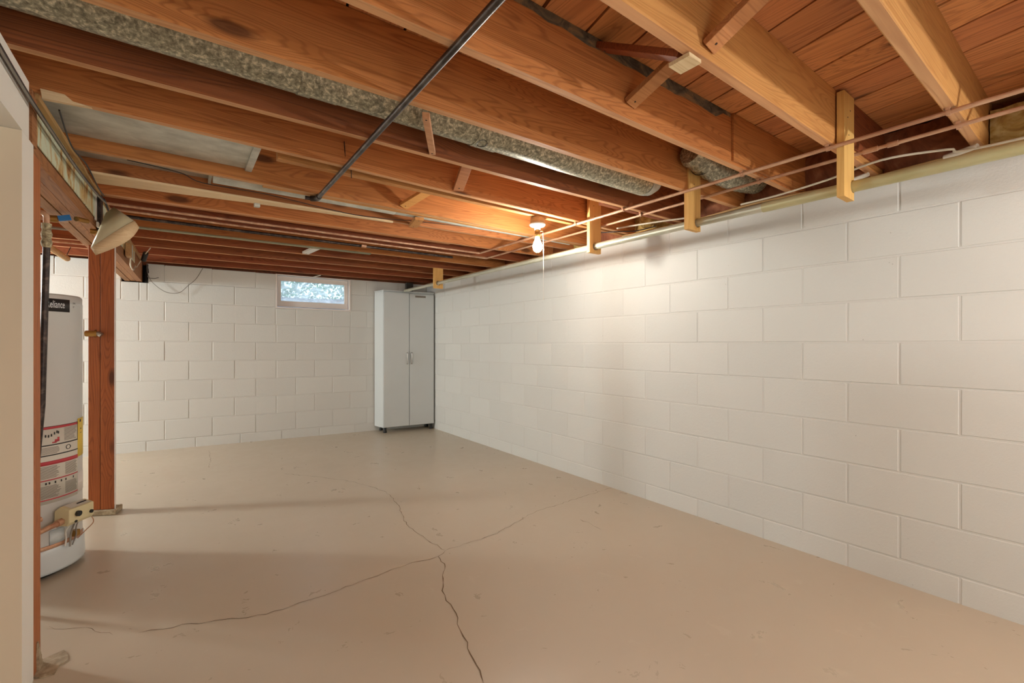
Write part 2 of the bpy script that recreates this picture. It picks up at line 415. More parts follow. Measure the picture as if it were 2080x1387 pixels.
# pocket for the beam
PX0,PX1,PZ=-0.465,-0.262,0.61
for x0,x1,za_,zb_ in ((BX0,PX0,-1.2,TOPR-.004),(PX0,PX1,-1.2,PZ),(PX1,WX0,-1.2,TOPR-.004),(WX0,WX1,-1.2,WZ0),(WX1,BX1,-1.2,TOPR-.004)): bprism(x0,x1,za_,zb_)
wall_b=struct(bw.build('wall_back',M['mortar']))
zb0=0.0071+0.0129
for k in range(-5,4):
    za=zb0+k*BH; zt=min(za+BH,0.806)
    if zt-za<0.03: continue
    base=-0.3256 if (k%2==0) else -0.3256+BL/2      # row k=0 has joints at XA
    for i in range(-9,9):
        a=base+i*BL; b=a+BL; segs=[(a,b,za,zt)]
        def cut(segs,x0,x1,zz0,zz1):
            out=[]
            for (p,q,s_,t_) in segs:
                if q<=x0 or p>=x1 or t_<=zz0 or s_>=zz1: out.append((p,q,s_,t_)); continue
                if p<x0: out.append((p,x0,s_,t_))
                if q>x1: out.append((x1,q,s_,t_))
                m0,m1=max(p,x0),min(q,x1)
                if s_<zz0: out.append((m0,m1,s_,zz0))
                if t_>zz1: out.append((m0,m1,zz1,t_))
            return out
        segs=cut(segs,WX0,WX1,WZ0+.012,WZ1+.1); segs=cut(segs,PX0,PX1,PZ,2)
        for p,q,s_,t_ in segs:
            p=max(p,-3.5); q=min(q,2.70)
            if q-p>0.03 and t_-s_>0.03: add_block(wall_b,'b',p,s_,q-p,t_-s_,0.03)
za,zt=-1.125,zb0-5*BH
for i in range(-8,9):
    a=-0.27+i*BL; p,q=max(a,-3.5),min(a+BL,2.70)
    if q-p>0.03: add_block(wall_b,'b',p,za,q-p,zt-za,0.03)
# dark sheet inside the beam pocket, its shade put into the colour
d=MB(); d.box(PX0+.001,PX1-.001,YB(-.3)+.10,YB(-.3)+.12,PZ,TOPR+.01); d.build('pocket_shade_back',M['dark_hole'],wall_b)
# rough broken edge of the pocket
d=MB(); rnd=random.Random(3)
for k in range(9):
    zz=PZ+0.02*k; d.obox((PX1-0.004+rnd.uniform(-.006,.004),YB(-.24)+.012,zz+.01),(1,0,rnd.uniform(-.5,.5)),(0,1,0),(0,0,1),.012,.014,.012)
d.build('broken_edge',M['dark_hole'],wall_b)

# unseen sides of the room
d=MB(); d.box(-3.72,-3.6,-2.6,6.2,-1.2,1.1); struct(d.build('wall_left',M['drywall']))
d=MB(); d.box(-3.72,2.9,-2.72,-2.6,-1.2,1.1); struct(d.build('wall_rear',M['drywall']))

# ceiling boards ----------------------------------------------------------
ZJ0,ZJ1=0.82,1.045
d=MB(); d.box(-3.72,2.93,-2.72,6.05,1.075,1.10); ceiling=struct(d.build('ceiling',M['dark_hole']))  # slab coloured near-black for the shade between the boards
PW=0.188; SK=0.2
k0=-22
for k in range(k0,9):
    xs=1.588+PW*k; g=random.uniform(0.003,0.006)
    for (ya,yb) in ((-2.6,0.9+0.0),(0.9,3.1),(3.1,5.98)):
        # butt joints are staggered on each board
        pass
    cuts=[-2.6]+sorted(random.sample([0.722,1.4,2.2,2.6,3.3,4.08,4.9],1))+[5.95]
    for ya,yb in zip(cuts,cuts[1:]):
        f=lambda x,y:(x+SK*(y-0.69),y)
        z=1.0455+random.uniform(0,0.0025)
        p=[f(xs+g,ya+.001),f(xs+PW-g,ya+.001),f(xs+PW-g,yb-.001),f(xs+g,yb-.001)]
        q=[]                                  # clip the board at the rim
        for (ax_,ay_),(bx_,by_) in zip(p,p[1:]+p[:1]):
            ia,ib=ax_<=2.90,bx_<=2.90
            if ia: q.append((ax_,ay_))
            if ia!=ib: t_=(2.90-ax_)/(bx_-ax_); q.append((2.90,ay_+(by_-ay_)*t_))
        if len(q)<3: continue
        p=q
        mb=MB(); mb.prism(p,z,z+0.022); mb.build('plank',M['plank'],ceiling)

# rim and sill over the block wall
d=MB(); d.box(2.872,2.93,-2.72,6.0,0.80,1.0745); struct(d.build('trim_1',M['joist_dark']))
d=MB(); d.box(2.735,2.90,-2.6,5.7,0.797,0.8195); struct(d.build('trim_2',M['tan']))
d=MB(); d.prism([(-3.6,YB(-3.6)+.10),(2.87,YB(2.87)+.10),(2.87,YB(2.87)+.14),(-3.6,YB(-3.6)+.14)],0.80,1.0745); struct(d.build('trim_3',M['joist_dark']))

# ------------------------------------------------------------------ joists
JOISTS=[ # far-bottom Y at x=1, slope, material, label
 (0.012,0.0,'joist_light','ceiling joist just outside the top right corner, nearest the camera'),
 (0.374,-0.006,'joist_light','nearest ceiling joist, the steep bright one at the top right corner of the photo'),
 (0.739,-0.008,'joist_light','second ceiling joist from the top right, carrying the nearest pale rod hanger'),
 (1.100,-0.016,'joist','third ceiling joist from the top right, with a black mould line along its top edge'),
 (1.443,-0.030,'joist','fourth ceiling joist from the top right, running over the fat galvanised duct'),
 (1.813,-0.017,'joist_dark','fifth ceiling joist from the top right, just below the fat galvanised duct'),
 (2.170,0.022,'joist','doubled ceiling joist with the lit bulb fixture hanging under it'),
 (2.650,0.010,'joist','ceiling joist between the two flat grey sheet metal pans, just past the bulb'),
 (2.935,-0.030,'joist','ceiling joist with a long cream coloured strip nailed along its bottom edge'),
 (3.300,-0.030,'joist','broad orange ceiling joist just in front of the pair of crosswise copper pipes'),
 (3.655,-0.030,'joist_dark','dark ceiling joist directly above the pair of crosswise copper pipes'),
 (4.090,-0.030,'joist','ceiling joist just behind the crosswise copper pipes, with a greenish strip under it'),
 (4.480,-0.035,'joist_dark','fourth ceiling joist from the back wall'),
 (4.880,-0.040,'joist_dark','third ceiling joist from the back wall'),
 (5.285,-0.040,'joist_dark','second ceiling joist from the back wall'),
 (5.720,-0.050,'joist_dark','last ceiling joist, lying on the back wall right above the small window')]
JT=0.038
joists=[]
def jy(i,x): return JOISTS[i][0]+JOISTS[i][1]*(x-1)      # far face
rj=random.Random(5)
for i,(y1,sl,mt,lab) in enumerate(JOISTS):
    f=lambda x: y1+sl*(x-1)
    x0,x1=-3.55,2.868
    mb=MB(); n=26
    # slightly bowed sawn board with a shallow wane along its lower edges
    vs_=[];ph=rj.uniform(0,6)
    for k in range(n+1):
        x=x0+(x1-x0)*k/n; dz=0.0012*math.sin(k*.9+ph); y=f(x)
        prof=[(y-JT,ZJ0+.004+dz),(y-JT+.004,ZJ0+dz),(y-.004,ZJ0+dz),(y,ZJ0+.004+dz),(y,ZJ1),(y-JT,ZJ1)]
        vs_+=[(x,a,b) for a,b in prof]
    fs=[(k*6+a,k*6+(a+1)%6,(k+1)*6+(a+1)%6,(k+1)*6+a) for k in range(n) for a in range(6)]
    fs=[q[::-1] for q in fs]+[tuple(range(6))[::-1][::-1],tuple(n*6+a for a in range(6))[::-1]]
    mb.add(vs_,fs)
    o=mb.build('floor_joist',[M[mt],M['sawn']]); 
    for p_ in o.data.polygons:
        if p_.index%6==1 and p_.index<n*6: p_.material_index=1  # underside takes the paler tone that stands in for floor bounce
    tag(o,lab,'joist','ceiling joists running across the room'); joists.append(o)
# sister boards lapped onto joists
def sister(i,x0,x1,side=1,t=0.036,z0_=ZJ0,z1_=ZJ1-.01,mat='joist'):
    a=(lambda x:jy(i,x)+.0005) if side>0 else (lambda x:jy(i,x)-JT-t-.0005)
    mb=MB(); mb.prism([(x0,a(x0)),(x1,a(x1)),(x1,a(x1)+t),(x0,a(x0)+t)],z0_,z1_); return mb.build('sister_board',M[mat],joists[i],bevel=.002)
s6=MB(); s6.prism([(0.35,2.222),(2.868,2.232),(2.868,2.268),(0.35,2.262)],ZJ0+.002,ZJ1-.01); s6.build('sister_board',M['joist_light'],joists[6],bevel=.002)
sister(3,2.02,2.866,-1,0.012,ZJ0+.01,ZJ1-.002,'joist')
sister(2,2.28,2.866,-1,0.010,ZJ0+.03,ZJ1-.002,'joist_dark')
sister(7,0.35,2.86,1,mat='joist_light')
sister(5,2.0,2.86,1,mat='joist_dark')
sister(1,-0.3,1.1,1,mat='joist_light')
sister(9,-0.5,1.8,1,mat='joist')
# split shim nailed to the doubled joist near the beam
def yfix(u,v,Y):
    c_,s_=math.cos(YAW),math.sin(YAW); k=(u-1040)/FPX; fw=Y/(c_-k*s_); return (k*fw*c_+fw*s_, Y, -(v-696.94)*fw/FPX)
Ys=jy(6,-.2)-JT-.0015
sp=[yfix(u,v,Ys) for u,v in ((84,184),(133,196),(150,210),(188,222),(88,204))]
m=MB(); nn_=len(sp); vs_=[(p[0],Ys-.016,p[2]) for p in sp]+[(p[0],Ys,p[2]) for p in sp]
m.add(vs_,[tuple(range(nn_)),tuple(range(nn_,2*nn_))[::-1]]+[(k,nn_+k,nn_+(k+1)%nn_,(k+1)%nn_) for k in range(nn_)])
m.build('split_shim',M['pale'],joists[6])
# the cream strip and greenish strip
m=MB(); m.prism([(-.34,2.90),(1.15,2.885),(1.15,2.905),(.34,2.975),(-.34,3.075)],ZJ0-.012,ZJ0-.0005); m.build('cream_strip',M['pale'],joists[8],bevel=.002)
M['greenish']=wood('mildewed_wood',srgb(150,146,118),srgb(104,100,74),'x',0.1)
m=MB(); m.prism([(-.25,jy(11,-.25)-JT-.004),(1.4,jy(11,1.4)-JT-.004),(1.4,jy(11,1.4)+.004),(-.25,jy(11,-.25)+.004)],ZJ0-.010,ZJ0-.0005); m.build('bottom_strip',M['greenish'],joists[11],bevel=.001)
# mould line on the third joist
M['mould']=mottled('black_mould',[srgb(58,52,44),srgb(100,92,76),srgb(150,120,84)],22,0.9,0,(0.5,1,1),1.0,0.2)
m=MB(); yy=lambda x:jy(3,x)-JT-.0012
pts=[]; rm=random.Random(9)
xs_=[0.75+0.06*k for k in range(22)]
top=[(x,yy(x),1.0445) for x in xs_]; bot=[(x,yy(x),1.0445-(.022+.018*math.sin((x-.75)*1.7)+rm.uniform(0,.012))*(1 if x<1.95 else .4)) for x in xs_]
m.add([p for p in top]+[p for p in bot],[(len(xs_)+k,len(xs_)+k+1,k+1,k) for k in range(len(xs_)-1)])
m.build('mould_stain',M['mould'],joists[3])

# cross bridging ---------------------------------------------------------
def brace(p,q,lab,w_=0.02,t=0.058,mat='brace',end=None):
    mb=MB(); mb.bar(p,q,w_,t,up=(1,0,0.01))
    # tilt so the broad face looks down the room
    o=mb.build('bridging_brace',M[mat],bevel=.0015); tag(o,lab,'brace','cross bridging between the joists')
    d_=(Vector(q)-Vector(p)).normalized()
    for e in (Vector(p)+d_*.02,Vector(q)-d_*.02):
        k=MB(); nrm=d_.cross(Vector((1,0,0))).normalized()
        if nrm.z>0: nrm=-nrm
        k.tube([e+nrm*(w_/2-.001),e+nrm*(w_/2+.0012)],.0035,8)
        k.build('nail',M['iron'],o)
    return o
def W(i): return jy(i,1.2)
brace((1.215,W(2)-JT-.004,.845),(1.26,W(1)+.004,1.02),'diagonal brace rising out of the top edge of the photo, between the two nearest joists')
brace((1.315,W(3)-JT-.004,.87),(1.37,W(2)+.004,1.025),'diagonal brace rising from the third joist towards the second, right of the overhead pipe')
brace((1.17,W(3)-JT-.003,1.02),(1.175,W(2)+.012,.832),'dark diagonal brace with a pale sawn end, crossing under the second joist',mat='joist_dark')
m=MB(); m.box(1.145,1.205,W(2)-.026,W(2)+.040,.8045,.8155); m.build('sawn_end',M['pale'],bpy.data.objects['bridging_brace.002'])
brace((0.70,jy(4,.7)+.004,.808),(0.885,jy(5,.885)-JT-.002,.829),'short pinkish brace across the front of the fat galvanised duct',mat='sawn',t=.026)
brace((1.215,jy(6,1.2)-JT-.003,.835),(1.14,jy(5,1.14)+.004,.99),'diagonal brace above the doubled joist, left of the bulb')
brace((1.29,jy(8,1.29)-JT-.003,.806),(1.25,jy(7,1.25)+.04,.808),'diagonal brace across the narrow round duct',mat='joist_light')
brace((1.10,jy(7,1.1)-JT-.003,.84),(1.30,jy(6,1.3)+.10,.99),'diagonal brace meeting the one across the narrow duct',mat='joist_light')
brace((0.93,jy(12,.93)-JT-.003,.83),(0.98,jy(11,.98)+.004,.84),'white painted brace end under the far joists, left of the window',mat='white_plastic')

# ------------------------------------------------------------------ beam, post, partition
def XB(y): return -0.392+0.0238*(y-2.0)       # right face of the beam
bx=empty('support_beam',(-.42,3.9,.62)); tag(bx,'built-up timber beam on the left carrying the joists, rust stained along its side','beam')
BY0,BY1=2.06,YB(-.35)+.09
for k in range(3):
    o0=-0.046*(k+1); o1=-0.046*k-.003
    m=MB(); m.prism([(XB(BY0)+o0,BY0),(XB(BY0)+o1,BY0),(XB(BY1)+o1,BY1),(XB(BY1)+o0,BY1)],0.62+(.003 if k==1 else 0),ZJ0-.001); m.build('beam_board',M['beam'],bx,bevel=.002)
def face_panel(y0,y1,z0_,z1_,mat,name,parent,t=.003,off=.0005):
    m=MB(); m.prism([(XB(y0)+off,y0),(XB(y1)+off,y1),(XB(y1)+off+t,y1),(XB(y0)+off+t,y0)],z0_,z1_); return m.build(name,M[mat],parent)
face_panel(2.13,3.22,.668,.805,'lime','stained_panel',bx)
face_panel(3.42,3.92,.640,.800,'lime','stained_panel',bx)
face_panel(4.02,5.1,.70,.805,'lime','stained_panel',bx)
face_panel(3.225,3.255,.655,.805,'white_plastic','white_edge',bx,.006)
face_panel(2.10,3.28,.797,.816,'tan','top_strip',bx,.016,.003)
face_panel(3.40,5.6,.797,.816,'tan','top_strip',bx,.016,.003)
face_panel(2.07,2.125,.64,.815,'beam','end_block',bx,.010)
# iron strap round the beam
m=MB(); m.prism([(XB(3.30)+.001,3.295),(XB(3.37)+.001,3.365),(XB(3.37)+.016,3.365),(XB(3.30)+.016,3.295)],.612,.818); o=m.build('iron_strap',M['iron'],bx)
m=MB(); m.tube([(XB(3.33)-.03,3.33,.612),(XB(3.33)+.022,3.33,.612)],.018,12); m.build('strap_bolt',M['brass'],bx)
m=MB(); m.obox((XB(3.24)+.012,3.24,.632),(1,0,0),(0,1,0),(0,0,1),.004,.022,.012); m.build('paper_tag',M['label_white'],bx)

px=empty('support_post',(-.39,3.86,ZF(0,0))); tag(px,'brown timber post of two planks standing under the left beam','post')
m=MB(); m.prism([(-.463,3.862),(-.405,3.835),(-.406,3.93),(-.463,3.955)],ZF(-.4,0)+.035,.619); m.build('post_plank',M['post'],px,bevel=.003)
m=MB(); m.prism([(-.403,3.832),(-.334,3.800),(-.342,3.893),(-.404,3.928)],ZF(-.4,0)+.035,.619); m.build('post_plank',M['post'],px,bevel=.003)
m=MB(); m.prism([(-.333,3.802),(-.3265,3.800),(-.334,3.893),(-.341,3.895)],ZF(-.4,0)+.035,.619); m.build('edge_strip',M['window_paint'],px)
m=MB(); m.prism([(-.475,3.855),(-.330,3.785),(-.300,3.900),(-.45,3.97)],lambda x,y:ZF(x,y)+.0005,ZF(-.4,0)+.0345); m.build('footing',M['grout'],px,bevel=.006)
m=MB(); m.tube([(-.47,3.83,.06),(-.42,3.815,.06)],.019,12); m.tube([(-.428,3.815,.06),(-.418,3.815,.06)],.024,6); m.build('brass_fitting',M['brass'],px)
m=MB(); m.tube([(-.418,3.812,.06),(-.405,3.808,.058),(-.395,3.806,.05)],.015,10); m.build('chrome_nut',M['chrome'],px)

# drywall partition with its opening
tp=empty('wall_partition',(-.44,1.4,ZF(0,0))); struct(tp)
m=MB(); m.box(-.505,-.38,-2.0,2.035,.64,.819); m.build('header',M['drywall'],tp)
m=MB(); m.box(-.505,-.38,1.958,2.088,lambda x,y:ZF(x,y)-.01,.6395); m.build('jamb',M['drywall'],tp)
m=MB(); m.box(-.50,-.3805,1.9565,1.9579,lambda x,y:ZF(x,y)+.002,.639); m.build('reveal',M['drywall_beige'],tp)
m=MB(); m.box(-.505,-.38,-2.0,-.9,lambda x,y:ZF(x,y)-.01,.6395); m.build('jamb',M['drywall'],tp)
m=MB(); m.prism([(-.47,2.0895),(-.3815,2.0895),(-.3815,2.19),(-.47,2.19)],lambda x,y:ZF(x,y)+.001,.6195)
tag(m.build('wall_stud',M['stud'],bevel=.003),'rough brown timber stud at the end of the white partition','stud')
# splash of plaster at the foot of the stud
m=MB(); rs=random.Random(11); pts=[]
for k in range(11):
    a=2*math.pi*k/11; r=.045+rs.uniform(-.015,.02); pts.append((-.355+r*math.cos(a),2.15+r*1.3*math.sin(a)))
m.prism(pts,lambda x,y:ZF(x,y)+.0005,lambda x,y:ZF(x,y)+.004)
for k in range(8):
    z=ZF(0,0)+.004+k*.012; w_=.022*(1-k/9); m.obox((-.3795+.001,2.155-k*.003,z+.006),(1,0,0),(0,1,.2*rs.uniform(-1,1)),(0,0,1),.004*(1.3-k/8),w_,.008)
tag(m.build('plaster_blob',M['grout']),'dried plaster smear at the foot of the wall stud','plaster')

# ------------------------------------------------------------------ hanging rod along the right wall
RX,RZ=2.272,0.657
def rodz(y): return 0.650+0.0*(y)
rd=empty('hanging_rod',(RX,2.5,RZ)); tag(rd,'long metal clothes rod threaded through wooden hangers along the right wall','rod')
segs=[(-1.6,1.02,.0235,'rod_near'),(0.99,2.3,.0205,'rod'),(2.28,5.32,.0175,'rod')]
M['rod_near']=mottled('rod_yellowed',[srgb(166,158,112),srgb(186,178,134),srgb(200,194,154)],4,0.4,0.3,(1,0.3,1),0.3,0.02)
for y0,y1,r,mt in segs:
    m=MB(); m.tube([(RX,y0,RZ),(RX,y1,RZ)],r,20); m.build('rod_tube',M[mt],rd)
HG=[(2.17,2.285,.672,.60,1.03,'nearest pine rod hanger, fixed to the second joist and crossed by a copper pipe'),
    (2.185,2.300,1.375,.612,1.035,'second pine rod hanger from the camera, fixed to the fourth joist'),
    (2.215,2.325,2.122,.612,1.03,'third pine rod hanger, just right of the lit bulb'),
    (2.222,2.330,4.43,.60,1.03,'farthest pine rod hanger, above the grey cabinet')]
for (x0,x1,y,z0_,z1_,lab) in HG:
    # plate with a real round hole
    t=.026; ya,yb=y-t/2,y+t/2; r=.0262; nn=20
    cxh=RX
    out=[]
    import itertools
    corners=[(x1,z0_),(x1,z1_),(x0,z1_),(x0,z0_)]
    hole=[(cxh+r*math.cos(2*math.pi*k/nn),RZ+r*math.sin(2*math.pi*k/nn)) for k in range(nn)]
    def proj_rect(k):
        a=2*math.pi*k/nn; dx,dz=math.cos(a),math.sin(a); ts=[]
        if dx>1e-9: ts.append((x1-cxh)/dx)
        if dx<-1e-9: ts.append((x0-cxh)/dx)
        zt=RZ+.06
        if dz>1e-9: ts.append((zt-RZ)/dz)
        if dz<-1e-9: ts.append((z0_-RZ)/dz)
        t_=min(ts); return (cxh+dx*t_,RZ+dz*t_)
    # use corner-aligned ring: replace nearest samples with corners
    ring=[proj_rect(k) for k in range(nn)]
    for cpt in ((x1,RZ+.06),(x0,RZ+.06),(x0,z0_),(x1,z0_)):
        j=min(range(nn),key=lambda k:(ring[k][0]-cpt[0])**2+(ring[k][1]-cpt[1])**2); ring[j]=cpt
    mb=MB(); vs_=[(x,ya,z) for x,z in hole]+[(x,ya,z) for x,z in ring]+[(x,yb,z) for x,z in hole]+[(x,yb,z) for x,z in ring]
    fs=[]
    for k in range(nn):
        k2=(k+1)%nn
        fs+=[(k,nn+k,nn+k2,k2)[::-1][::-1],(2*nn+k,2*nn+k2,3*nn+k2,3*nn+k),(k,k2,2*nn+k2,2*nn+k),(nn+k,3*nn+k,3*nn+k2,nn+k2)]
    mb.add(vs_,fs)
    mb.box(x0,x1,ya,yb,RZ+.06,z1_)
    o=mb.build('rod_hanger',M['hanger']); tag(o,lab,'hanger','pine hangers carrying the rod')
    bmn=bmesh.new(); bmn.from_mesh(o.data); bmesh.ops.remove_doubles(bmn,verts=bmn.verts,dist=1e-5); bmesh.ops.recalc_face_normals(bmn,faces=bmn.faces); bmn.to_mesh(o.data); bmn.free()
    for q,(fx,fz) in enumerate(((.35,.93),(.6,.965),(.45,.86))):
        m=MB(); m.tube([(x0+(x1-x0)*fx,ya+.001,fz),(x0+(x1-x0)*fx,ya-.001,fz)],.003,8); m.build('nail',M['iron'],o)

# ------------------------------------------------------------------ ceiling bulb
LX,LY=1.885,2.262
lt=empty('ceiling_bulb',(LX,LY,.82)); tag(lt,'bare lit light bulb in a white porcelain holder with a pull string','lamp')
m=MB(); m.lathe((LX,LY,0),[(0,.822),(.044,.822),(.046,.818),(.046,.782),(.0,.782)],24); m.build('junction_box',M['tan'],lt)
m=MB(); m.lathe((LX,LY,0),[(0,.7825),(.052,.7825),(.054,.776),(.046,.766),(.024,.760),(.020,.752),(.019,.742),(0,.742)],32); m.build('lamp_holder',M['white_plastic'],lt)
m=MB(); m.lathe((LX,LY,0),[(0,.742),(.0165,.742),(.017,.73),(.019,.715),(.0185,.700),(.014,.694),(0,.694)],24); m.build('socket',M['brass'],lt)
mbulb,nt,b=newmat('lit_bulb'); b.inputs['Base Color'].default_value=(1,1,1,1)
b.inputs['Emission Color'].default_value=(1.0,0.95,0.86,1); b.inputs['Emission Strength'].default_value=BULB_STRENGTH
prof=[(.0125,.697),(.013,.688),(.017,.676),(.024,.660),(.0295,.643),(.0305,.630),(.028,.616),(.021,.604),(.011,.5975),(0,.596)]
m=MB(); m.lathe((LX,LY,0),prof,24); m.build('bulb',mbulb,lt)
m=MB(); m.tube([(LX+.030,LY-.02,.735),(LX+.034,LY-.022,.62)],.0012,6); m.tube([(LX+.034,LY-.022,.62),(LX+.034,LY-.022,.605)],.004,8); m.tube([(LX+.034,LY-.022,.605),(LX+.033,LY-.022,.30)],.0013,6); m.tube([(LX+.033,LY-.022,.30),(LX+.033,LY-.022,.285)],.003,8); m.build('pull_string',M['white_plastic'],lt)
m=MB(); m.tube([(LX+.018,LY-.01,.735),(LX+.030,LY-.02,.735)],.003,8); m.build('switch_arm',M['brass'],lt)

# ------------------------------------------------------------------ overhead black pipe
op=empty('overhead_pipe',(.605,1.5,.80)); tag(op,'thin dark steel pipe running lengthwise under the joists towards the camera','pipe')
m=MB(); m.tube([(.597,-1.2,.803),(.6,.9,.803),(.606,1.6,.803),(.613,2.60,.803)],.0115,16); m.build('pipe_run',M['steel'],op)
m=MB(); m.tube(arc_path([(.613,2.60,.803),(.614,2.645,.803),(.585,2.665,.803)],.02),.0155,12); m.tube([(.592,2.66,.803),(.556,2.668,.803)],.011,10); m.build('elbow',M['iron'],op)
for y,x in ((2.22,.64),(2.30,.69)):
    m=MB(); m.tube([(x-.02,y-.09,.80),(x-.03,y-.1,.93)],.002,6); m.build('hanger_wire',M['iron'],op)

# ------------------------------------------------------------------ ducts
dy=lambda x:1.625-0.012*(x-1)
du=empty('round_duct',(1,1.62,.9)); tag(du,'fat round galvanised duct lying between the fourth and fifth joists','duct')
DR=.082
def duct(y,z,x0,x1,r,name,mat,parent,n=36):
    m=MB(); P=[]; R=[]
    m.tube([(x0,y(x0),z),(x1,y(x1),z)],r,n); return m.build(name,M[mat],parent)
DZ=.925
for x0,x1,r in ((-1.5,.335,DR),(.32,.36,DR+.0025),(.34,.45,DR-.001),(.44,1.05,DR-.003),(1.0,1.12,DR),(1.09,2.13,DR-.004)):
    duct(dy,DZ,x0,x1,r,'duct_section','galv',du)
m=MB()
for xx in (1.03,): m.tube([(xx+.025*math.cos(a),dy(xx)-.020+.0*a,DZ-DR-.0025+.0) if False else (xx+.022*math.cos(a),dy(xx)-.02+.022*math.sin(a),DZ-math.sqrt(max(0,DR**2-(-.02+.022*math.sin(a))**2))-.001) for a in [2*math.pi*k/20 for k in range(21)]],.0012,5)
m.build('drawn_circle',M['cable_black'],du)
m=MB(); m.tube([(2.13,dy(2.13),DZ),(2.17,dy(2.17),DZ+.005),(2.21,dy(2.2)-.005,DZ+.02)],DR,30,rr=[DR-.004,DR*.93,DR*.8]); m.build('duct_end',M['galv_clean'],du)
# corrugated elbow in the next bay
el=empty('duct_elbow',(2.35,1.27,.93)); tag(el,'crimped galvanised duct elbow tucked between joists beside the second rod hanger','duct')
P=[];R=[]
for k in range(25):
    t=k/24; a=t*1.1; P.append((2.08+.62*t,1.285-.04*t,.975-.035*math.sin(t*3.1)-.03*t)); R.append(.068+(.006 if k%2 else -.005))
m=MB(); m.tube(P,.07,28,rr=R); m.build('corrugated_tube',M['galv'],el)
m=MB(); m.tube([(2.20+.012*math.sin(a),1.285+.076*math.cos(a),.955+.076*math.sin(a)) for a in [2*math.pi*k/24 for k in range(25)]],.002,5); m.build('wire_loop',M['iron'],el)
# narrow duct
d2=empty('narrow_duct',(1,2.76,.9)); tag(d2,'narrow round grey duct passing behind the bulb','duct')
dy2=lambda x:2.742-.008*(x-1)
duct(dy2,.868,.1365,1.10,.048,'duct_section','galv_clean',d2); duct(dy2,.868,1.09,2.62,.045,'duct_section','galv_clean',d2)
# joist bay pans
p1=empty('duct_pan',(0,2.42,.875)); tag(p1,'flat grey sheet metal pan closing the joist bay above the beam end, nearer one','sheet metal','sheet metal pans between joists')
m=MB(); m.box(-1.6,.27,jy(6,0)+.05,jy(7,0)-JT-.004,.874,.8765); m.build('pan_sheet',M['galv_clean'],p1)
m=MB(); m.box(.262,.292,jy(6,.3)+.05,jy(7,.3)-JT-.004,.862,.905); m.build('end_collar',M['galv_clean'],p1,bevel=.003)
p2=empty('duct_pan',(0,2.76,.89)); tag(p2,'flat pale sheet metal pan feeding the narrow round duct','sheet metal','sheet metal pans between joists')
m=MB(); m.box(-1.6,.13,jy(7,0)+.004,jy(8,0)-JT-.004,.888,.8905); m.build('pan_sheet',M['galv_clean'],p2)
m=MB(); m.box(.122,.135,jy(7,0)+.004,jy(8,0)-JT-.004,.86,.93); m.build('end_collar',M['galv_clean'],p2)
cp=MB(); cp.box(.345,.375,2.955,2.985,.79,.812); tag(cp.build('metal_clip',M['galv_clean'],bevel=.002),'small galvanised clip on the cream strip','clip')

# ------------------------------------------------------------------ copper pipes
def strap(x,y,z,r,parent):
    m=MB(); m.tube([(x,y-.006,z),(x,y+.006,z)],r+.003,12); m.box(x-.014,x+.014,y-.006,y+.006,z+r*.6,.8195); return m.build('strap',M['copper'],parent)
CA=empty('copper_pipe',(2.15,1.8,.806)); tag(CA,'upper copper water pipe strapped under the joists, passing in front of the rod hangers','pipe','copper pipes along the right side')
CB=empty('copper_pipe',(2.31,1.8,.803)); tag(CB,'lower copper water pipe strapped under the joists, passing behind the rod hangers','pipe','copper pipes along the right side')
r=.0085
m=MB(); m.tube(arc_path([(2.155,-1.4,.806),(2.155,.9,.806),(2.16,2.2,.806),(2.16,3.40,.806),(-1.6,3.50,.806)],.02),r,10); m.build('pipe_run',M['copper'],CA)
m=MB(); m.tube(arc_path([(2.30,-1.4,.804),(2.315,.9,.804),(2.335,2.2,.804),(2.335,3.56,.804),(-1.6,3.60,.804)],.02),r*.9,10); m.build('pipe_run',M['copper'],CB)
for i in (1,2,3,5,6): strap(2.156,jy(i,2.15)-.018,.806,r,CA); strap(2.32,jy(i,2.3)-.018,.804,r,CB)
for y in (.52,.60,.585): 
    m=MB(); m.tube([(2.312,y,.804),(2.313,y+.035,.804)],r+.0022,12); m.build('coupling',M['copper'],CB)
CD=empty('copper_pipe',(.5,3.75,.80)); tag(CD,'third crosswise copper pipe, the farthest of the bundle in front of the far joists','pipe','copper pipes along the right side')
m=MB(); m.tube([(2.05,3.70,.803),(-1.6,3.76,.803)],.011,10); m.build('pipe_run',M['iron'],CD)
m=MB(); m.tube([(1.2,3.70,.803),(1.24,3.70,.803)],.015,10); m.build('coupling',M['copper'],CD)

# ------------------------------------------------------------------ cables
def cable(name,pts,r,mat,lab,n=6,group=None):
    m=MB(); m.tube(smooth_path(pts,n),r,6); o=m.build(name,M[mat]); return tag(o,lab,'cable',group)
cable('power_cable',[(-.371,-.5,.79),(-.371,.6,.785),(-.371,1.3,.77),(-.371,1.9,.755),(-.362,2.25,.745),(-.352,2.6,.742),(-.338,3.0,.752),(-.328,3.28,.772)],.0062,'cable_black','black power cable running along the beam face at the far left')
cable('power_cable',[(-.366,-.5,.775),(-.366,.6,.770),(-.366,1.3,.755),(-.366,1.9,.742),(-.355,2.25,.732),(-.345,2.6,.728),(-.332,3.0,.738),(-.322,3.28,.762)],.0035,'cable_grey','thin grey cable just under the black one along the beam')
cable('power_cable',[(-.333,3.3,.79),(-.326,3.45,.755),(-.320,3.62,.715),(-.315,3.75,.700)],.005,'cable_black','short black cable running down the beam into the cream deflector')
cable('power_cable',[(-.338,2.2,.814),(-.348,2.5,.79),(-.335,2.75,.80),(-.33,3.05,.785),(-.33,3.28,.80)],.0028,'cable_black','thin wavy wire above the stained beam panel')
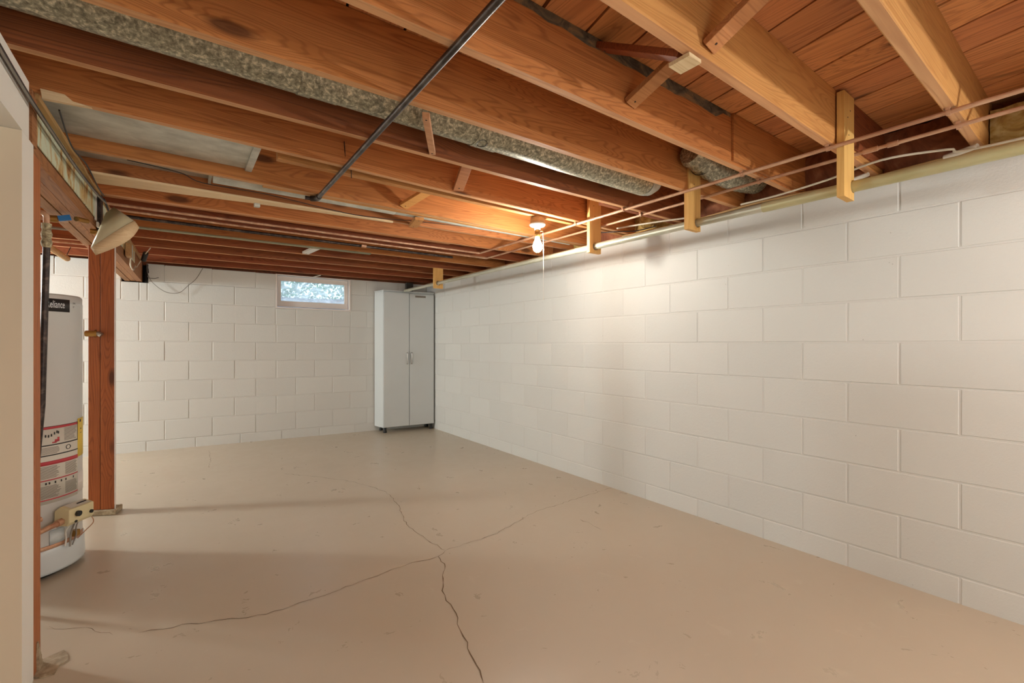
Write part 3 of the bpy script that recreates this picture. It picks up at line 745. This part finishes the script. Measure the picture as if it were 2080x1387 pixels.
cable('hanging_cable',[(-.262,5.78,.80),(-.257,5.79,.70),(-.225,5.80,.62),(-.15,5.795,.545),(-.08,5.79,.515),(0,5.785,.525),(.07,5.78,.60),(.14,5.775,.68),(.20,5.77,.80)],.0028,'cable_grey','thin grey cable drooping in a loop across the top of the back wall')
cable('wire_stub',[(-.25,5.80,.655),(-.20,5.79,.655),(-.17,5.78,.665)],.0025,'cable_black','short dark wire stub sticking out beside the beam end')
RXc=2.60
cable('wall_cable',[(2.62,-.6,.785),(2.60,.3,.79),(2.58,.42,.81),(2.50,.62,.812),(2.56,.85,.803),(2.60,1.1,.80),(2.62,1.30,.806)],.0055,'cable_white','white cable lying under the joist ends beside the nearest rod hanger',group=None)
cable('wall_cable',[(2.66,-.6,.80),(2.65,.3,.80),(2.66,.8,.79),(2.64,1.2,.80),(2.66,1.7,.79),(2.66,2.2,.80)],.006,'cable_tan','tan cable tucked against the top of the right wall')
cable('wall_cable',[(2.69,-.6,.785),(2.685,.4,.79),(2.69,1.0,.78),(2.685,1.6,.79),(2.69,2.6,.785),(2.69,3.6,.79)],.004,'cable_black','thin black cable running along the top of the right wall')
cable('wall_cable',[(2.45,2.35,.81),(2.43,2.25,.80),(2.46,2.05,.775),(2.52,1.95,.770),(2.58,1.85,.79)],.0035,'cable_black','black wire looping behind the third rod hanger')
cable('wall_cable',[(2.62,1.6,.80),(2.55,1.75,.80),(2.50,1.95,.805),(2.48,2.1,.81)],.006,'cable_white','short white cable behind the second rod hanger')
cable('ceiling_wire',[(-.2,2.79,.868),(.0,2.78,.85),(.1,2.82,.83),(.4,2.84,.835),(.9,2.87,.812),(1.3,2.84,.83),(1.7,2.78,.838)],.0022,'cable_black','thin dark wire sagging under the narrow duct')
cable('left_cable',[(-.20,4.9,.81),(-.24,5.1,.79),(-.275,5.25,.76),(-.30,5.30,.72),(-.31,5.22,.68)],.004,'cable_white','white cable bundle end hanging beside the far end of the beam')
m=MB(); m.tube([(-.24,5.12,.80),(-.26,5.18,.74)],.02,10); m.build('cable_clamp',M['black'],bpy.data.objects['left_cable'])
# cream conduit stub and junction near the first joist end
m=MB(); m.tube([(2.60,.335,.800),(2.64,.44,.797)],.011,12); tag(m.build('conduit_stub',M['white_plastic']),'short white conduit stub under the end of the nearest joist','conduit')
m=MB(); m.tube([(2.62,.70,.800),(2.655,.79,.797)],.010,12); tag(m.build('conduit_stub',M['white_plastic']),'short white conduit stub under the end of the second joist','conduit')

# insulation batts above the wall
ri=random.Random(21)
names=['in the joist bay at the right edge of the photo','between the two nearest joists','between the second and third joists','beside the crimped duct elbow','behind the second rod hanger','beside the third rod hanger','behind the third rod hanger','behind the lit bulb']
for i in range(0,8):
    ya=jy(i,2.8)+.004; yb=jy(i+1,2.8)-JT-.004
    if i==6: ya+=.06
    if i==7: ya+=.04
    m=MB(); n=8; k2=7; vs_=[]
    for a in range(n+1):
        for b_ in range(k2+1):
            y=ya+(yb-ya)*a/n; z=.8205+(.20 if i!=0 else .17)*b_/k2
            e=(a in (0,n)) or (b_ in (0,k2))
            x=2.775+.0*e+ri.uniform(-.012,.012)-.03*math.sin(math.pi*a/n)*math.sin(math.pi*b_/k2)
            vs_.append((x,y,z))
    f=[(a*(k2+1)+b_,a*(k2+1)+b_+1,(a+1)*(k2+1)+b_+1,(a+1)*(k2+1)+b_) for a in range(n) for b_ in range(k2)]
    m.add(vs_,[q[::-1] for q in f],True); nb_=len(vs_)
    m.add([(2.868,ya,.8205),(2.868,yb,.8205),(2.868,yb,1.02),(2.868,ya,1.02)],[(0,1,2,3)])
    # closing sides
    m.add([vs_[0],vs_[k2],(2.868,ya,1.02),(2.868,ya,.8205)],[(0,1,2,3)])
    m.add([vs_[n*(k2+1)],vs_[n*(k2+1)+k2],(2.868,yb,1.02),(2.868,yb,.8205)],[(3,2,1,0)])
    yel = i in (0,5,7)
    o=m.build('insulation_batt',M['foam' if yel else 'kraft']); tag(o,('yellow fibreglass' if yel else 'brown paper faced')+' insulation '+names[i],'insulation','insulation above the right wall')
# round yellow insulation bulge + block
m=MB(); m.lathe((2.66,1.98,.83),[(0,-.012),(.03,-.01),(.045,.01),(.05,.04),(.042,.07),(.02,.09),(0,.095)],18); tag(m.build('foam_plug',M['foam']),'rounded yellow foam plug bulging behind the second and third hangers','insulation')

# ------------------------------------------------------------------ cabinet
cb=empty('storage_cabinet',(2.36,5.5,ZF(2.3,0))); tag(cb,'tall narrow grey two-door cabinet in the back right corner','cabinet')
FL,FR,BR,BL_=(2.035,5.432),(2.690,5.365),(2.694,5.592),(2.0,5.648)
CZ0,CZ1=-1.055,.650
def lerp(a,b,t): return (a[0]+(b[0]-a[0])*t,a[1]+(b[1]-a[1])*t)
def inset(pts,d_):
    cx=sum(p[0] for p in pts)/4; cy=sum(p[1] for p in pts)/4
    return [(p[0]+(cx-p[0])*d_,p[1]+(cy-p[1])*d_) for p in pts]
m=MB(); m.prism([FL,FR,BR,BL_],CZ0,CZ1); m.build('body',M['cab'],cb,bevel=.002)
fd=Vector((FR[0]-FL[0],FR[1]-FL[1],0)).normalized(); fn=Vector((fd.y,-fd.x,0))   # outwards to the room
def fpt(t,o): p=lerp(FL,FR,t); return (p[0]+fn.x*o,p[1]+fn.y*o)
m=MB(); m.prism([fpt(0.001,.0002),fpt(.999,.0002),fpt(.999,.0015),fpt(0.001,.0015)],CZ0+.004,CZ1-.014); m.build('door_gap',M['cab_edge'],cb)
m=MB(); m.prism([fpt(-.004,-.2),fpt(1.0,-.2),fpt(1.0,.020),fpt(-.004,.020)],CZ1-.0015,CZ1+.010)
m=MB(); m.prism([(BL_[0]-.003,BL_[1]),fpt(-.004,.020),fpt(1.0,.020),(BR[0],BR[1])],CZ1+.0005,CZ1+.013); m.build('top_board',M['cab'],cb,bevel=.001)
for k,(a,b_) in enumerate(((.003,.4945),(.5015,.996))):
    m=MB(); m.prism([fpt(a,.002),fpt(b_,.002),fpt(b_,.018),fpt(a,.018)],CZ0+.006,CZ1-.012 if k==0 else CZ1-.018); dr=m.build('door',M['cab'],cb,bevel=.002)
    t=.455 if k==0 else .545
    p=fpt(t,.03); q=fpt(t,.018)
    m=MB(); m.tube(arc_path([(q[0],q[1],-.125),(p[0],p[1],-.125),(p[0],p[1],-.262),(q[0],q[1],-.262)],.01),.0085,8); m.build('handle',M['chrome'],dr)
m=MB(); pq=fpt(.13,.0195); m.obox((fpt(.72,.0185)[0],fpt(.72,.0185)[1],.60),fd,fn,(0,0,1),.07,.0006,.012); m.build('label_mark',M['text_grey'],cb)
for nm,(t,dd) in enumerate(((.04,-.02),(.96,-.02),(.04,-.20),(.96,-.20))):
    p=fpt(t,dd)
    m=MB(); m.lathe((p[0],p[1],0),[(0,CZ0-.0005),(.020,CZ0-.0005),(.017,CZ0-.02),(.022,ZF(*p)+.012),(.022,ZF(*p)+.0005),(0,ZF(*p)+.0005)],16); m.build('foot',M['black'],cb)
# little grey metal box above cabinet on the back wall
m=MB(); m.box(2.405,2.50,YB(2.45)-.05,YB(2.45)-.004,.665,.80); tag(m.build('metal_box',M['cab_edge'],bevel=.002),'small dark grey metal box on the wall behind the cabinet top','box')

# ------------------------------------------------------------------ window
wn=empty('window_1',(1.3,YB(1.3)+.02,.4)); struct(wn)
def wprism(x0,x1,z0_,z1_,d0,d1,name,mat,parent,bev=.002):
    m=MB(); sl=lambda x:-.008*(x-WX0)
    m.prism([(x0,YB(x0)+d0),(x1,YB(x1)+d0),(x1,YB(x1)+d1),(x0,YB(x0)+d1)],lambda x,y:z0_+sl(x),lambda x,y:z1_+sl(x)); return m.build(name,M[mat],parent,bevel=bev)
# painted reveal
wprism(WX0,WX1,.402,.417,-.006,.17,'sill','window_paint',wn); wprism(WX0,WX0+.016,.418,.797,-.004,.17,'jamb','window_paint',wn); wprism(WX1-.016,WX1,.418,.797,-.004,.17,'jamb','window_paint',wn); wprism(WX0+.017,WX1-.017,.787,.797,-.002,.17,'head','window_paint',wn)
# sash
a,b_=WX0+.024,WX1-.024
for nm,x0,x1,z0_,z1_ in (('rail',a,b_,.428,.494),('rail',a,b_,.728,.780),('stile',a,a+.036,.4945,.7275),('stile',b_-.040,b_,.4945,.7275)):
    wprism(x0,x1,z0_,z1_,.035,.070,'sash_'+nm,'window_paint',wn)
gm,nt,b=newmat('window_glass'); 
for n_ in list(nt.nodes):
    if n_.type=='BSDF_PRINCIPLED': nt.nodes.remove(n_)
gl=nt.nodes.new('ShaderNodeBsdfTransparent'); gl.inputs[0].default_value=(.86,.93,.95,1); gs=nt.nodes.new('ShaderNodeBsdfGlossy'); gs.inputs['Roughness'].default_value=.05; gs.inputs[0].default_value=(.9,.95,1,1)
df=nt.nodes.new('ShaderNodeBsdfTranslucent'); df.inputs[0].default_value=(.85,.9,.95,1)
mx=nt.nodes.new('ShaderNodeMixShader'); mx.inputs[0].default_value=.30; nt.links.new(gl.outputs[0],mx.inputs[1]); nt.links.new(df.outputs[0],mx.inputs[2])
mx2=nt.nodes.new('ShaderNodeMixShader'); mx2.inputs[0].default_value=.05; nt.links.new(mx.outputs[0],mx2.inputs[1]); nt.links.new(gs.outputs[0],mx2.inputs[2])
tcn=nt.nodes.new('ShaderNodeTexCoord'); gn=noise(nt,mapping(nt,tcn.outputs['Object'],(1,1,2.6)),9,4,.6,.8); gr=ramp(nt,[(.38,(.22,)*3),(.66,(.58,)*3)],gn.outputs[0]); nt.links.new(gr.outputs[0],mx.inputs[0])
nt.links.new(mx2.outputs[0],nt.nodes['Material Output'].inputs[0]); M['glass']=gm
wprism(a+.036,b_-.040,.4945,.7275,.050,.054,'pane','glass',wn,0)
m=MB(); m.tube([(1.28,YB(1.28)+.03,.79),(1.31,YB(1.3)-.01,.80),(1.36,YB(1.3)-.03,.815)],.006,8); m.build('latch',M['white_plastic'],wn)
# window well outside: steel half round, gravel, shrubs
we=MB(); vs_=[]; 
for k in range(17):
    a_=math.pi*k/16; x=1.3-.62*math.cos(a_); y=YB(1.3)+.20+.55*math.sin(a_)
    vs_+=[(x,y,.28),(x,y,.60)]
we.add(vs_,[(2*k,2*k+2,2*k+3,2*k+1) for k in range(16)],True); o=we.build('window_well',M['well']); tag(o,'curved steel window well outside the small basement window','window well')
so=o.modifiers.new('solid','SOLIDIFY'); so.thickness=.01
m=MB(); m.prism([(.74+.02,YB(.76)+.24),(1.84,YB(1.84)+.24),(1.7,YB(1.3)+.6),(1.3,YB(1.3)+.72),(.9,YB(1.3)+.6)],.25,.285); tag(m.build('gravel_bed',M['gravel']),'gravel bed seen low through the basement window','gravel',kind='stuff')
def shrub(cx,cy,cz,r,n,lab,seed):
    rn=random.Random(seed); m=MB()
    for k in range(n):
        th=rn.uniform(0,2*math.pi); ph=rn.uniform(-1,1); q=r*rn.uniform(.4,1)
        p=Vector((cx+q*math.cos(th)*math.sqrt(1-ph*ph)*1.3,cy+q*math.sin(th)*math.sqrt(1-ph*ph)*.7,cz+q*ph))
        a1=Vector((rn.uniform(-1,1),rn.uniform(-1,1),rn.uniform(-1,1))).normalized(); b1=a1.cross(Vector((rn.uniform(-1,1),1,.3))).normalized(); s_=rn.uniform(.02,.04)
        m.add([p-a1*s_,p+b1*s_*.5,p+a1*s_,p-b1*s_*.5],[(0,1,2,3)])
    m.tube([(cx,cy,cz-r),(cx,cy,cz)],.012,6)
    return tag(m.build('shrub',M['leaf']),lab,'shrub')
shrub(1.05,YB(1.3)+1.35,.86,.50,1500,'bright green shrub seen through the left half of the basement window',1)
shrub(1.95,YB(1.3)+1.7,.80,.30,420,'thin pale shrub seen through the right half of the basement window',2)
m=MB(); m.box(-1.5,4.5,YB(1.3)+.80,YB(1.3)+3.2,.10,.36); struct(m.build('outside_ground',M['gravel']))

# ------------------------------------------------------------------ water heater
HC=(-.616,3.117); HR=.22
wh=empty('water_heater',(HC[0],HC[1],ZF(*HC))); tag(wh,'grey gas water heater standing behind the left partition, with red and yellow warning labels','water heater')
m=MB(); m.lathe((*HC,0),[(HR,-1.07),(HR,.185),(HR+.001,.19),(HR-.001,.195),(HR-.001,.222),(HR-.008,.232),(0,.236)],72); m.build('tank',M['heater'],wh)
m=MB(); m.lathe((*HC,0),[(0,ZF(*HC)+.001),(HR-.03,ZF(*HC)+.001),(HR-.03,-1.06)],48); m.build('base',M['black'],wh)
m=MB(); m.lathe((*HC,0),[(HR+.0005,-1.068),(HR+.008,-1.066),(HR+.010,-1.055),(HR+.008,-.985),(HR+.006,-.955),(HR+.0005,-.952)],72); m.build('skirt',M['heater_light'],wh)
# angle helper: azimuth on the tank seen at photo column u
def az(u):
    c,s=math.cos(YAW),math.sin(YAW); k=(u-1040)/FPX; dx,dy_=k*c+s,c-k*s
    A=dx*dx+dy_*dy_; B=-2*(dx*HC[0]+dy_*HC[1]); Cc=HC[0]**2+HC[1]**2-HR*HR
    D=max(0,B*B-4*A*Cc); fw=(-B-D**.5)/(2*A); return math.atan2(dy_*fw-HC[1],dx*fw-HC[0]), fw
A0=az(70)[0]-.25; A1=az(157)[0]; A2=az(166.5)[0]
def curved(a0,a1,z0_,z1_,off,name,mat,parent=wh,n=16):
    m=MB(); m.lathe((*HC,0),[(HR+.0002,z0_),(HR+off,z0_),(HR+off,z1_),(HR+.0002,z1_)],n,a0,a1); return m.build(name,M[mat],parent)
lb=curved(A0,A1,-.742,-.385,.0012,'warning_label','label_white')
curved(A1-.003,A2+.12,-.56,-.372,.0014,'energy_label','label_yellow')
curved(A1+.004,A2+.12,-.735,-.64,.0014,'side_label','window_paint')
def strip(z0_,z1_,mat,a0=A0,a1=A1,off=.0018): return curved(a0,a1,z0_,z1_,off,'print_strip',mat,lb)
strip(-.398,-.387,'label_red'); strip(-.388,-.3855,'label_black'); strip(-.475,-.470,'label_black'); strip(-.522,-.517,'label_black')
strip(-.564,-.546,'label_red'); strip(-.636,-.631,'label_red'); strip(-.726,-.721,'label_red')
m=MB(); m.lathe((*HC,0),[(HR+.0012,-.473),(HR+.0022,-.473),(HR+.0022,-.387),(HR+.0012,-.387)],2,A1-.02,A1-.004); m.build('print_strip',M['label_black'],lb)
# lines of small print
rt=random.Random(4); tx=MB()
def line(a0,a1,z): tx.lathe((*HC,0),[(HR+.0013,z),(HR+.0020,z),(HR+.0020,z+.0022),(HR+.0013,z+.0022)],4,a0,a1)
Am=az(127)[0]; Ab=az(88)[0]-.1
for z in [-.405-.0062*k for k in range(10)]: line(Am+.03,A1-.05-rt.uniform(0,.08),z)
for z in [-.485-.0055*k for k in range(6)]: line(Ab,Am-.06-rt.uniform(0,.05),z)
for z in [-.572-.0052*k for k in range(11)]: line(Ab,Am-.03-rt.uniform(0,.1),z); line(Am+.05,A1-.03-rt.uniform(0,.06),z)
for z in [-.662-.0052*k for k in range(11)]: line(Ab,Am-.03-rt.uniform(0,.1),z); line(Am+.05,A1-.03-rt.uniform(0,.06),z)
tx.build('small_print',M['text_grey'],lb)['kind']='stuff'
# pictograms
pg=MB()
def patch(a,z,da,dz): pg.lathe((*HC,0),[(HR+.0013,z-dz),(HR+.0022,z-dz),(HR+.0022,z+dz),(HR+.0013,z+dz)],3,a-da,a+da)
for uu,z in ((92,-.428),(98,-.430),(104,-.427),(110,-.420),(115,-.415),(118,-.418)): patch(az(uu)[0],z,.012,.006)
for uu in (93,100,112,124,133,148): patch(az(uu)[0],-.648,.014,.005)
patch(az(162)[0],-.385,.03,.006); patch(az(163)[0],-.425,.025,.003); patch(az(163)[0],-.445,.04,.0012)
pg.build('pictogram',M['label_black'],lb)['kind']='stuff'
pr=MB()
for uu,z,da,dz in ((114,-.455,.03,.006),(118,-.450,.02,.010),(110,-.462,.04,.003)):
    pr.lathe((*HC,0),[(HR+.0013,z-dz),(HR+.0022,z-dz),(HR+.0022,z+dz),(HR+.0013,z+dz)],3,az(uu)[0]-da,az(uu)[0]+da)
pr.build('red_burst',M['label_red'],lb)
# ring emblem
er=MB(); ea=az(138)[0]
er.tube([(HC[0]+(HR+.002)*math.cos(ea+.05*math.cos(t)),HC[1]+(HR+.002)*math.sin(ea+.05*math.cos(t)),-.496+.010*math.sin(t)) for t in [2*math.pi*k/20 for k in range(21)]],.0015,5); er.build('ring_emblem',M['label_black'],lb)
# name plate with its lettering wrapped on the tank
A3=az(84)[0]-.05; A4=az(141)[0]
npz0,npz1=.148,.208
npl=curved(A3,A4,npz0,npz1,.0015,'name_plate','label_black')
def wrap_text(txt,size,a_start,z_base,mat,parent,extr=.0006,xs=1.0):
    cu=bpy.data.curves.new('t','FONT'); cu.body=txt; cu.size=size; cu.extrude=0; ob=bpy.data.objects.new('t',cu); C.objects.link(ob)
    bpy.context.view_layer.update(); dg=bpy.context.evaluated_depsgraph_get(); me=bpy.data.meshes.new_from_object(ob.evaluated_get(dg)); 
    m=MB(); R=HR+.0021
    m.add([(HC[0]+R*math.cos(a_start+v.co.x*xs/R),HC[1]+R*math.sin(a_start+v.co.x*xs/R),z_base+v.co.y) for v in me.vertices],[tuple(p.vertices) for p in me.polygons])
    bpy.data.objects.remove(ob); bpy.data.meshes.remove(me)
    return m.build('lettering',M[mat],parent)
# text should fill from column 93 to 136
aa,ab=az(93)[0],az(136.5)[0]
wrap_text('Reliance',.048,aa,.166,'text_white',npl,xs=(ab-aa)*HR/(.048*3.95))
for z in (.196,.178): wrap_text('GAS' if z>.19 else 'LP',.011,az(147)[0],z-.006,'label_black',npl,xs=.8)
# gas control
ga=az(141)[0]-.10; gn_=Vector((math.cos(ga),math.sin(ga),0)); gt=Vector((-gn_.y,gn_.x,0)); gc=Vector((HC[0],HC[1],0))+gn_*(HR+.045)+Vector((0,0,-.805))
gv=MB()
# chamfered housing
def hx(a,b_,c_): return gc+gt*a+Vector((0,0,1))*b_+gn_*c_
prof=[(-.045,-.035),(.025,-.035),(.045,-.010),(.030,.035),(-.030,.035),(-.045,.025)]   # (z, depth)
vs_=[hx(-.062,z,dp) for z,dp in prof]+[hx(.062,z,dp) for z,dp in prof]
gv.add(vs_,[tuple(range(6)),tuple(range(6,12))[::-1]]+[(i,6+i,6+(i+1)%6,(i+1)%6) for i in range(6)])
go=gv.build('gas_control',M['cream'],wh,bevel=.004)
bmn=bmesh.new(); bmn.from_mesh(go.data); bmesh.ops.recalc_face_normals(bmn,faces=bmn.faces); bmn.to_mesh(go.data); bmn.free()
m=MB(); m.tube([hx(-.022,.002,.034),hx(-.022,.002,.046)],.013,18); m.build('knob',M['black'],go)
m=MB(); m.tube([hx(.045,-.012,.034),hx(.045,-.012,.042)],.008,14); m.build('knob',M['black'],go)
m=MB(); m.tube([hx(-.03,-.032,.034),hx(-.03,-.032,.038)],.006,14); m.build('port',M['black'],go)
m=MB(); m.add([hx(-.045,.0455,-.008),hx(.048,.0455,-.008),hx(.048,.034,.029),hx(-.045,.034,.029)],[(0,1,2,3)]); m.add([hx(-.045,.0453,-.008),hx(.048,.0453,-.008),hx(.048,.0338,.029),hx(-.045,.0338,.029)],[(3,2,1,0)]); m.build('instruction_sticker',M['label_white'],go)
m=MB(); m.obox(hx(.02,.0415,.014)+Vector((0,0,0.0005)),gt,gn_-Vector((0,0,.3)),Vector((0,0,1))+gn_*.3,.022,.003,.0012); m.build('sticker_bar',M['label_black'],go)
m=MB(); m.tube([gc-gn_*.03+Vector((0,0,0)),gc-gn_*.056],.030,16); m.build('mounting_flange',M['black'],go)
def wp(pts,r_,mat,name): 
    m=MB(); m.tube(smooth_path(pts,6),r_,8); return m.build(name,M[mat],wh)
wp([hx(-.30,-.045,.0),hx(-.16,-.03,.0),hx(-.062,-.022,.0)],.012,'copper','gas_pipe')
m=MB(); m.tube([hx(-.085,-.023,0),hx(-.061,-.0215,0)],.017,6); m.build('gas_nut',M['copper'],wh)
wp([hx(-.012,-.045,.0),hx(-.022,-.08,-.02),hx(-.010,-.12,-.03),hx(-.015,-.155,-.03)],.0035,'white_plastic','white_tube')
wp([hx(.003,-.045,.0),hx(.004,-.10,-.02),hx(.003,-.165,-.025)],.004,'chrome','metal_tube')
wp([hx(.020,-.045,.0),hx(.018,-.08,-.01),hx(.028,-.12,-.02),hx(.020,-.165,-.03)],.003,'chrome','metal_tube')
wp([hx(.055,-.03,.02),hx(.065,-.07,.03),hx(.055,-.11,.0),hx(.035,-.14,-.02)],.0022,'copper','ignition_wire')
m=MB(); m.obox(hx(.04,-.115,-.035),gt,gn_,(0,0,1),.012,.012,.014); m.build('igniter',M['brass'],wh)
m=MB(); m.lathe((*HC,0),[(HR+.0005,-.955),(HR+.004,-.955),(HR+.004,-.935),(HR+.0005,-.935)],24,A0,A2); m.build('rusty_rim',M['copper'],wh)
# burner access door plate
curved(az(100)[0],az(128)[0],-.935,-.87,.004,'access_plate','heater_light')
m=MB(); m.tube([hx(-.17,.02,-.02),hx(-.14,.02,-.015)],.012,10); m.build('relief_plug',M['copper'],wh)

# dark riser pipe in front of the heater with its corroded joint
rp=empty('riser_pipe',(-.44,2.6,.0)); tag(rp,'dark vertical iron pipe standing between the stud and the water heater','pipe')
m=MB(); m.tube([(-.500,2.60,ZF(0,0)+.003),(-.470,2.60,-.55),(-.450,2.60,-.25),(-.436,2.60,.40)],.0115,14); m.build('pipe_run',M['iron'],rp)
m=MB(); m.tube([(-.436,2.60,.39),(-.436,2.60,.41),(-.436,2.60,.425),(-.436,2.60,.445),(-.436,2.60,.46),(-.436,2.60,.488)],.02,14,rr=[.013,.018,.014,.018,.014,.016]); m.build('corroded_joint',M['corroded'],rp)
m=MB(); m.tube(arc_path([(-.436,2.60,.488),(-.436,2.60,.53),(-.62,2.62,.55)],.03),.010,10); m.build('pipe_run',M['copper'],rp)
# blue shutoff valve
vb=empty('shutoff_valve',(-.46,3.0,.59)); tag(vb,'brass shutoff valve with a blue lever under the left beam','valve')
m=MB(); m.tube([(-.70,3.02,.585),(-.43,3.0,.590)],.010,12); m.build('valve_pipe',M['copper'],vb)
m=MB(); m.tube([(-.500,3.0,.588),(-.465,3.0,.590)],.017,8); m.build('valve_body',M['brass'],vb)
m=MB(); m.obox((-.440,2.985,.596),(1,0,.3),(0,1,0),(-.3,0,1),.022,.008,.012); m.build('lever',M['blue'],vb)
m=MB(); m.tube([(-.40,2.99,.60),(-.37,3.05,.606)],.012,10); m.build('outlet',M['brass'],vb)
# wooden dowel
m=MB(); m.tube([(-.75,4.4,.685),(-.75,5.18,.70)],.022,14); DW=tag(m.build('wooden_dowel',M['tan']),'round wooden dowel hanging under the far joists behind the post','dowel')
m=MB(); m.tube([(-.75,5.12,.70),(-.75,5.335,.8215)],.003,6); m.build('hanging_wire',M['cable_black'],DW)
m=MB(); m.tube([(-.75,4.46,.69),(-.75,4.525,.8215)],.003,6); m.build('hanging_wire',M['cable_black'],DW)
# pipes in the left room
for q,(y,z,mt,lab) in enumerate(((3.15,.79,'galv_clean','grey pipe crossing behind the beam above the blue valve'),(4.25,.775,'cable_grey','grey pipe crossing between the riser and the post, upper of two'),(4.9,.79,'copper','copper pipe crossing between the riser and the post, lower of two'))):
    m=MB(); m.tube([(-1.6,y,z),(-.55,y,z)],.010,10); tag(m.build('cross_pipe',M[mt]),lab,'pipe')

# ------------------------------------------------------------------ cream flared deflector hanging from the beam
df_=empty('flared_deflector',(-.28,3.15,.5)); tag(df_,'cream flared plastic shade hanging off the beam in front of the post','shade')
# quarter-cone: narrow neck at the beam, wide rim low and towards the room
neck=[Vector((-.312,3.28,.722)),Vector((-.300,3.12,.715)),Vector((-.285,3.10,.690)),Vector((-.318,3.20,.680))]
import math as _m
P0,P1=Vector((-.345,3.12,.452)),Vector((-.180,3.16,.625))   # rim ends
n=14; inner=[];outer=[];lip=[]
for k in range(n+1):
    t=k/n; base=P0.lerp(P1,t); bulge=Vector((.10,-.10,-.02))*math.sin(math.pi*t)*.35
    outer.append(base+bulge); lip.append(base+bulge+Vector((-.018,-.006,.034))*(1.0+.7*math.sin(math.pi*t)))
    nk=Vector((-.318,3.24,.70)).lerp(Vector((-.285,3.22,.732)),t); inner.append(nk)
m=MB(); m.add(inner+lip,[(k,k+1,n+1+k+1,n+1+k) for k in range(n)],True); o=m.build('cone_sheet',M['plasticsheet'],df_); so=o.modifiers.new('s','SOLIDIFY'); so.thickness=.002
m=MB(); m.add(lip+outer,[(k,k+1,n+1+k+1,n+1+k) for k in range(n)],True); o=m.build('rim_band',M['pale'],df_); so=o.modifiers.new('s','SOLIDIFY'); so.thickness=.006
m=MB(); bk=[(Vector((-.352,3.20,.47)).lerp(Vector((-.21,3.32,.64)),k/n)) for k in range(n+1)]
m.add(inner+bk,[(k,k+1,n+1+k+1,n+1+k) for k in range(n)],True); o=m.build('back_sheet',M['plasticsheet'],df_); so=o.modifiers.new('s','SOLIDIFY'); so.thickness=.002

# electrical box on the beam near its far end
eb=empty('outlet_box',(-.30,4.5,.68)); tag(eb,'small metal outlet box fixed to the beam right of the post','box')
m=MB(); m.box(XB(4.5)+.004,XB(4.5)+.036,4.42,4.54,.655,.755); m.build('box_body',M['tan'],eb,bevel=.005)
m=MB(); m.box(XB(4.5)+.0365,XB(4.5)+.040,4.54,4.575,.65,.76); m.build('cover_edge',M['galv_clean'],eb)
m=MB(); m.tube(smooth_path([(XB(4.5)+.03,4.50,.655),(XB(4.6)+.02,4.62,.61),(XB(4.8)+.02,4.80,.60),(XB(5)+.015,5.0,.66)],6),.005,8); m.build('box_cable',M['cable_white'],eb)
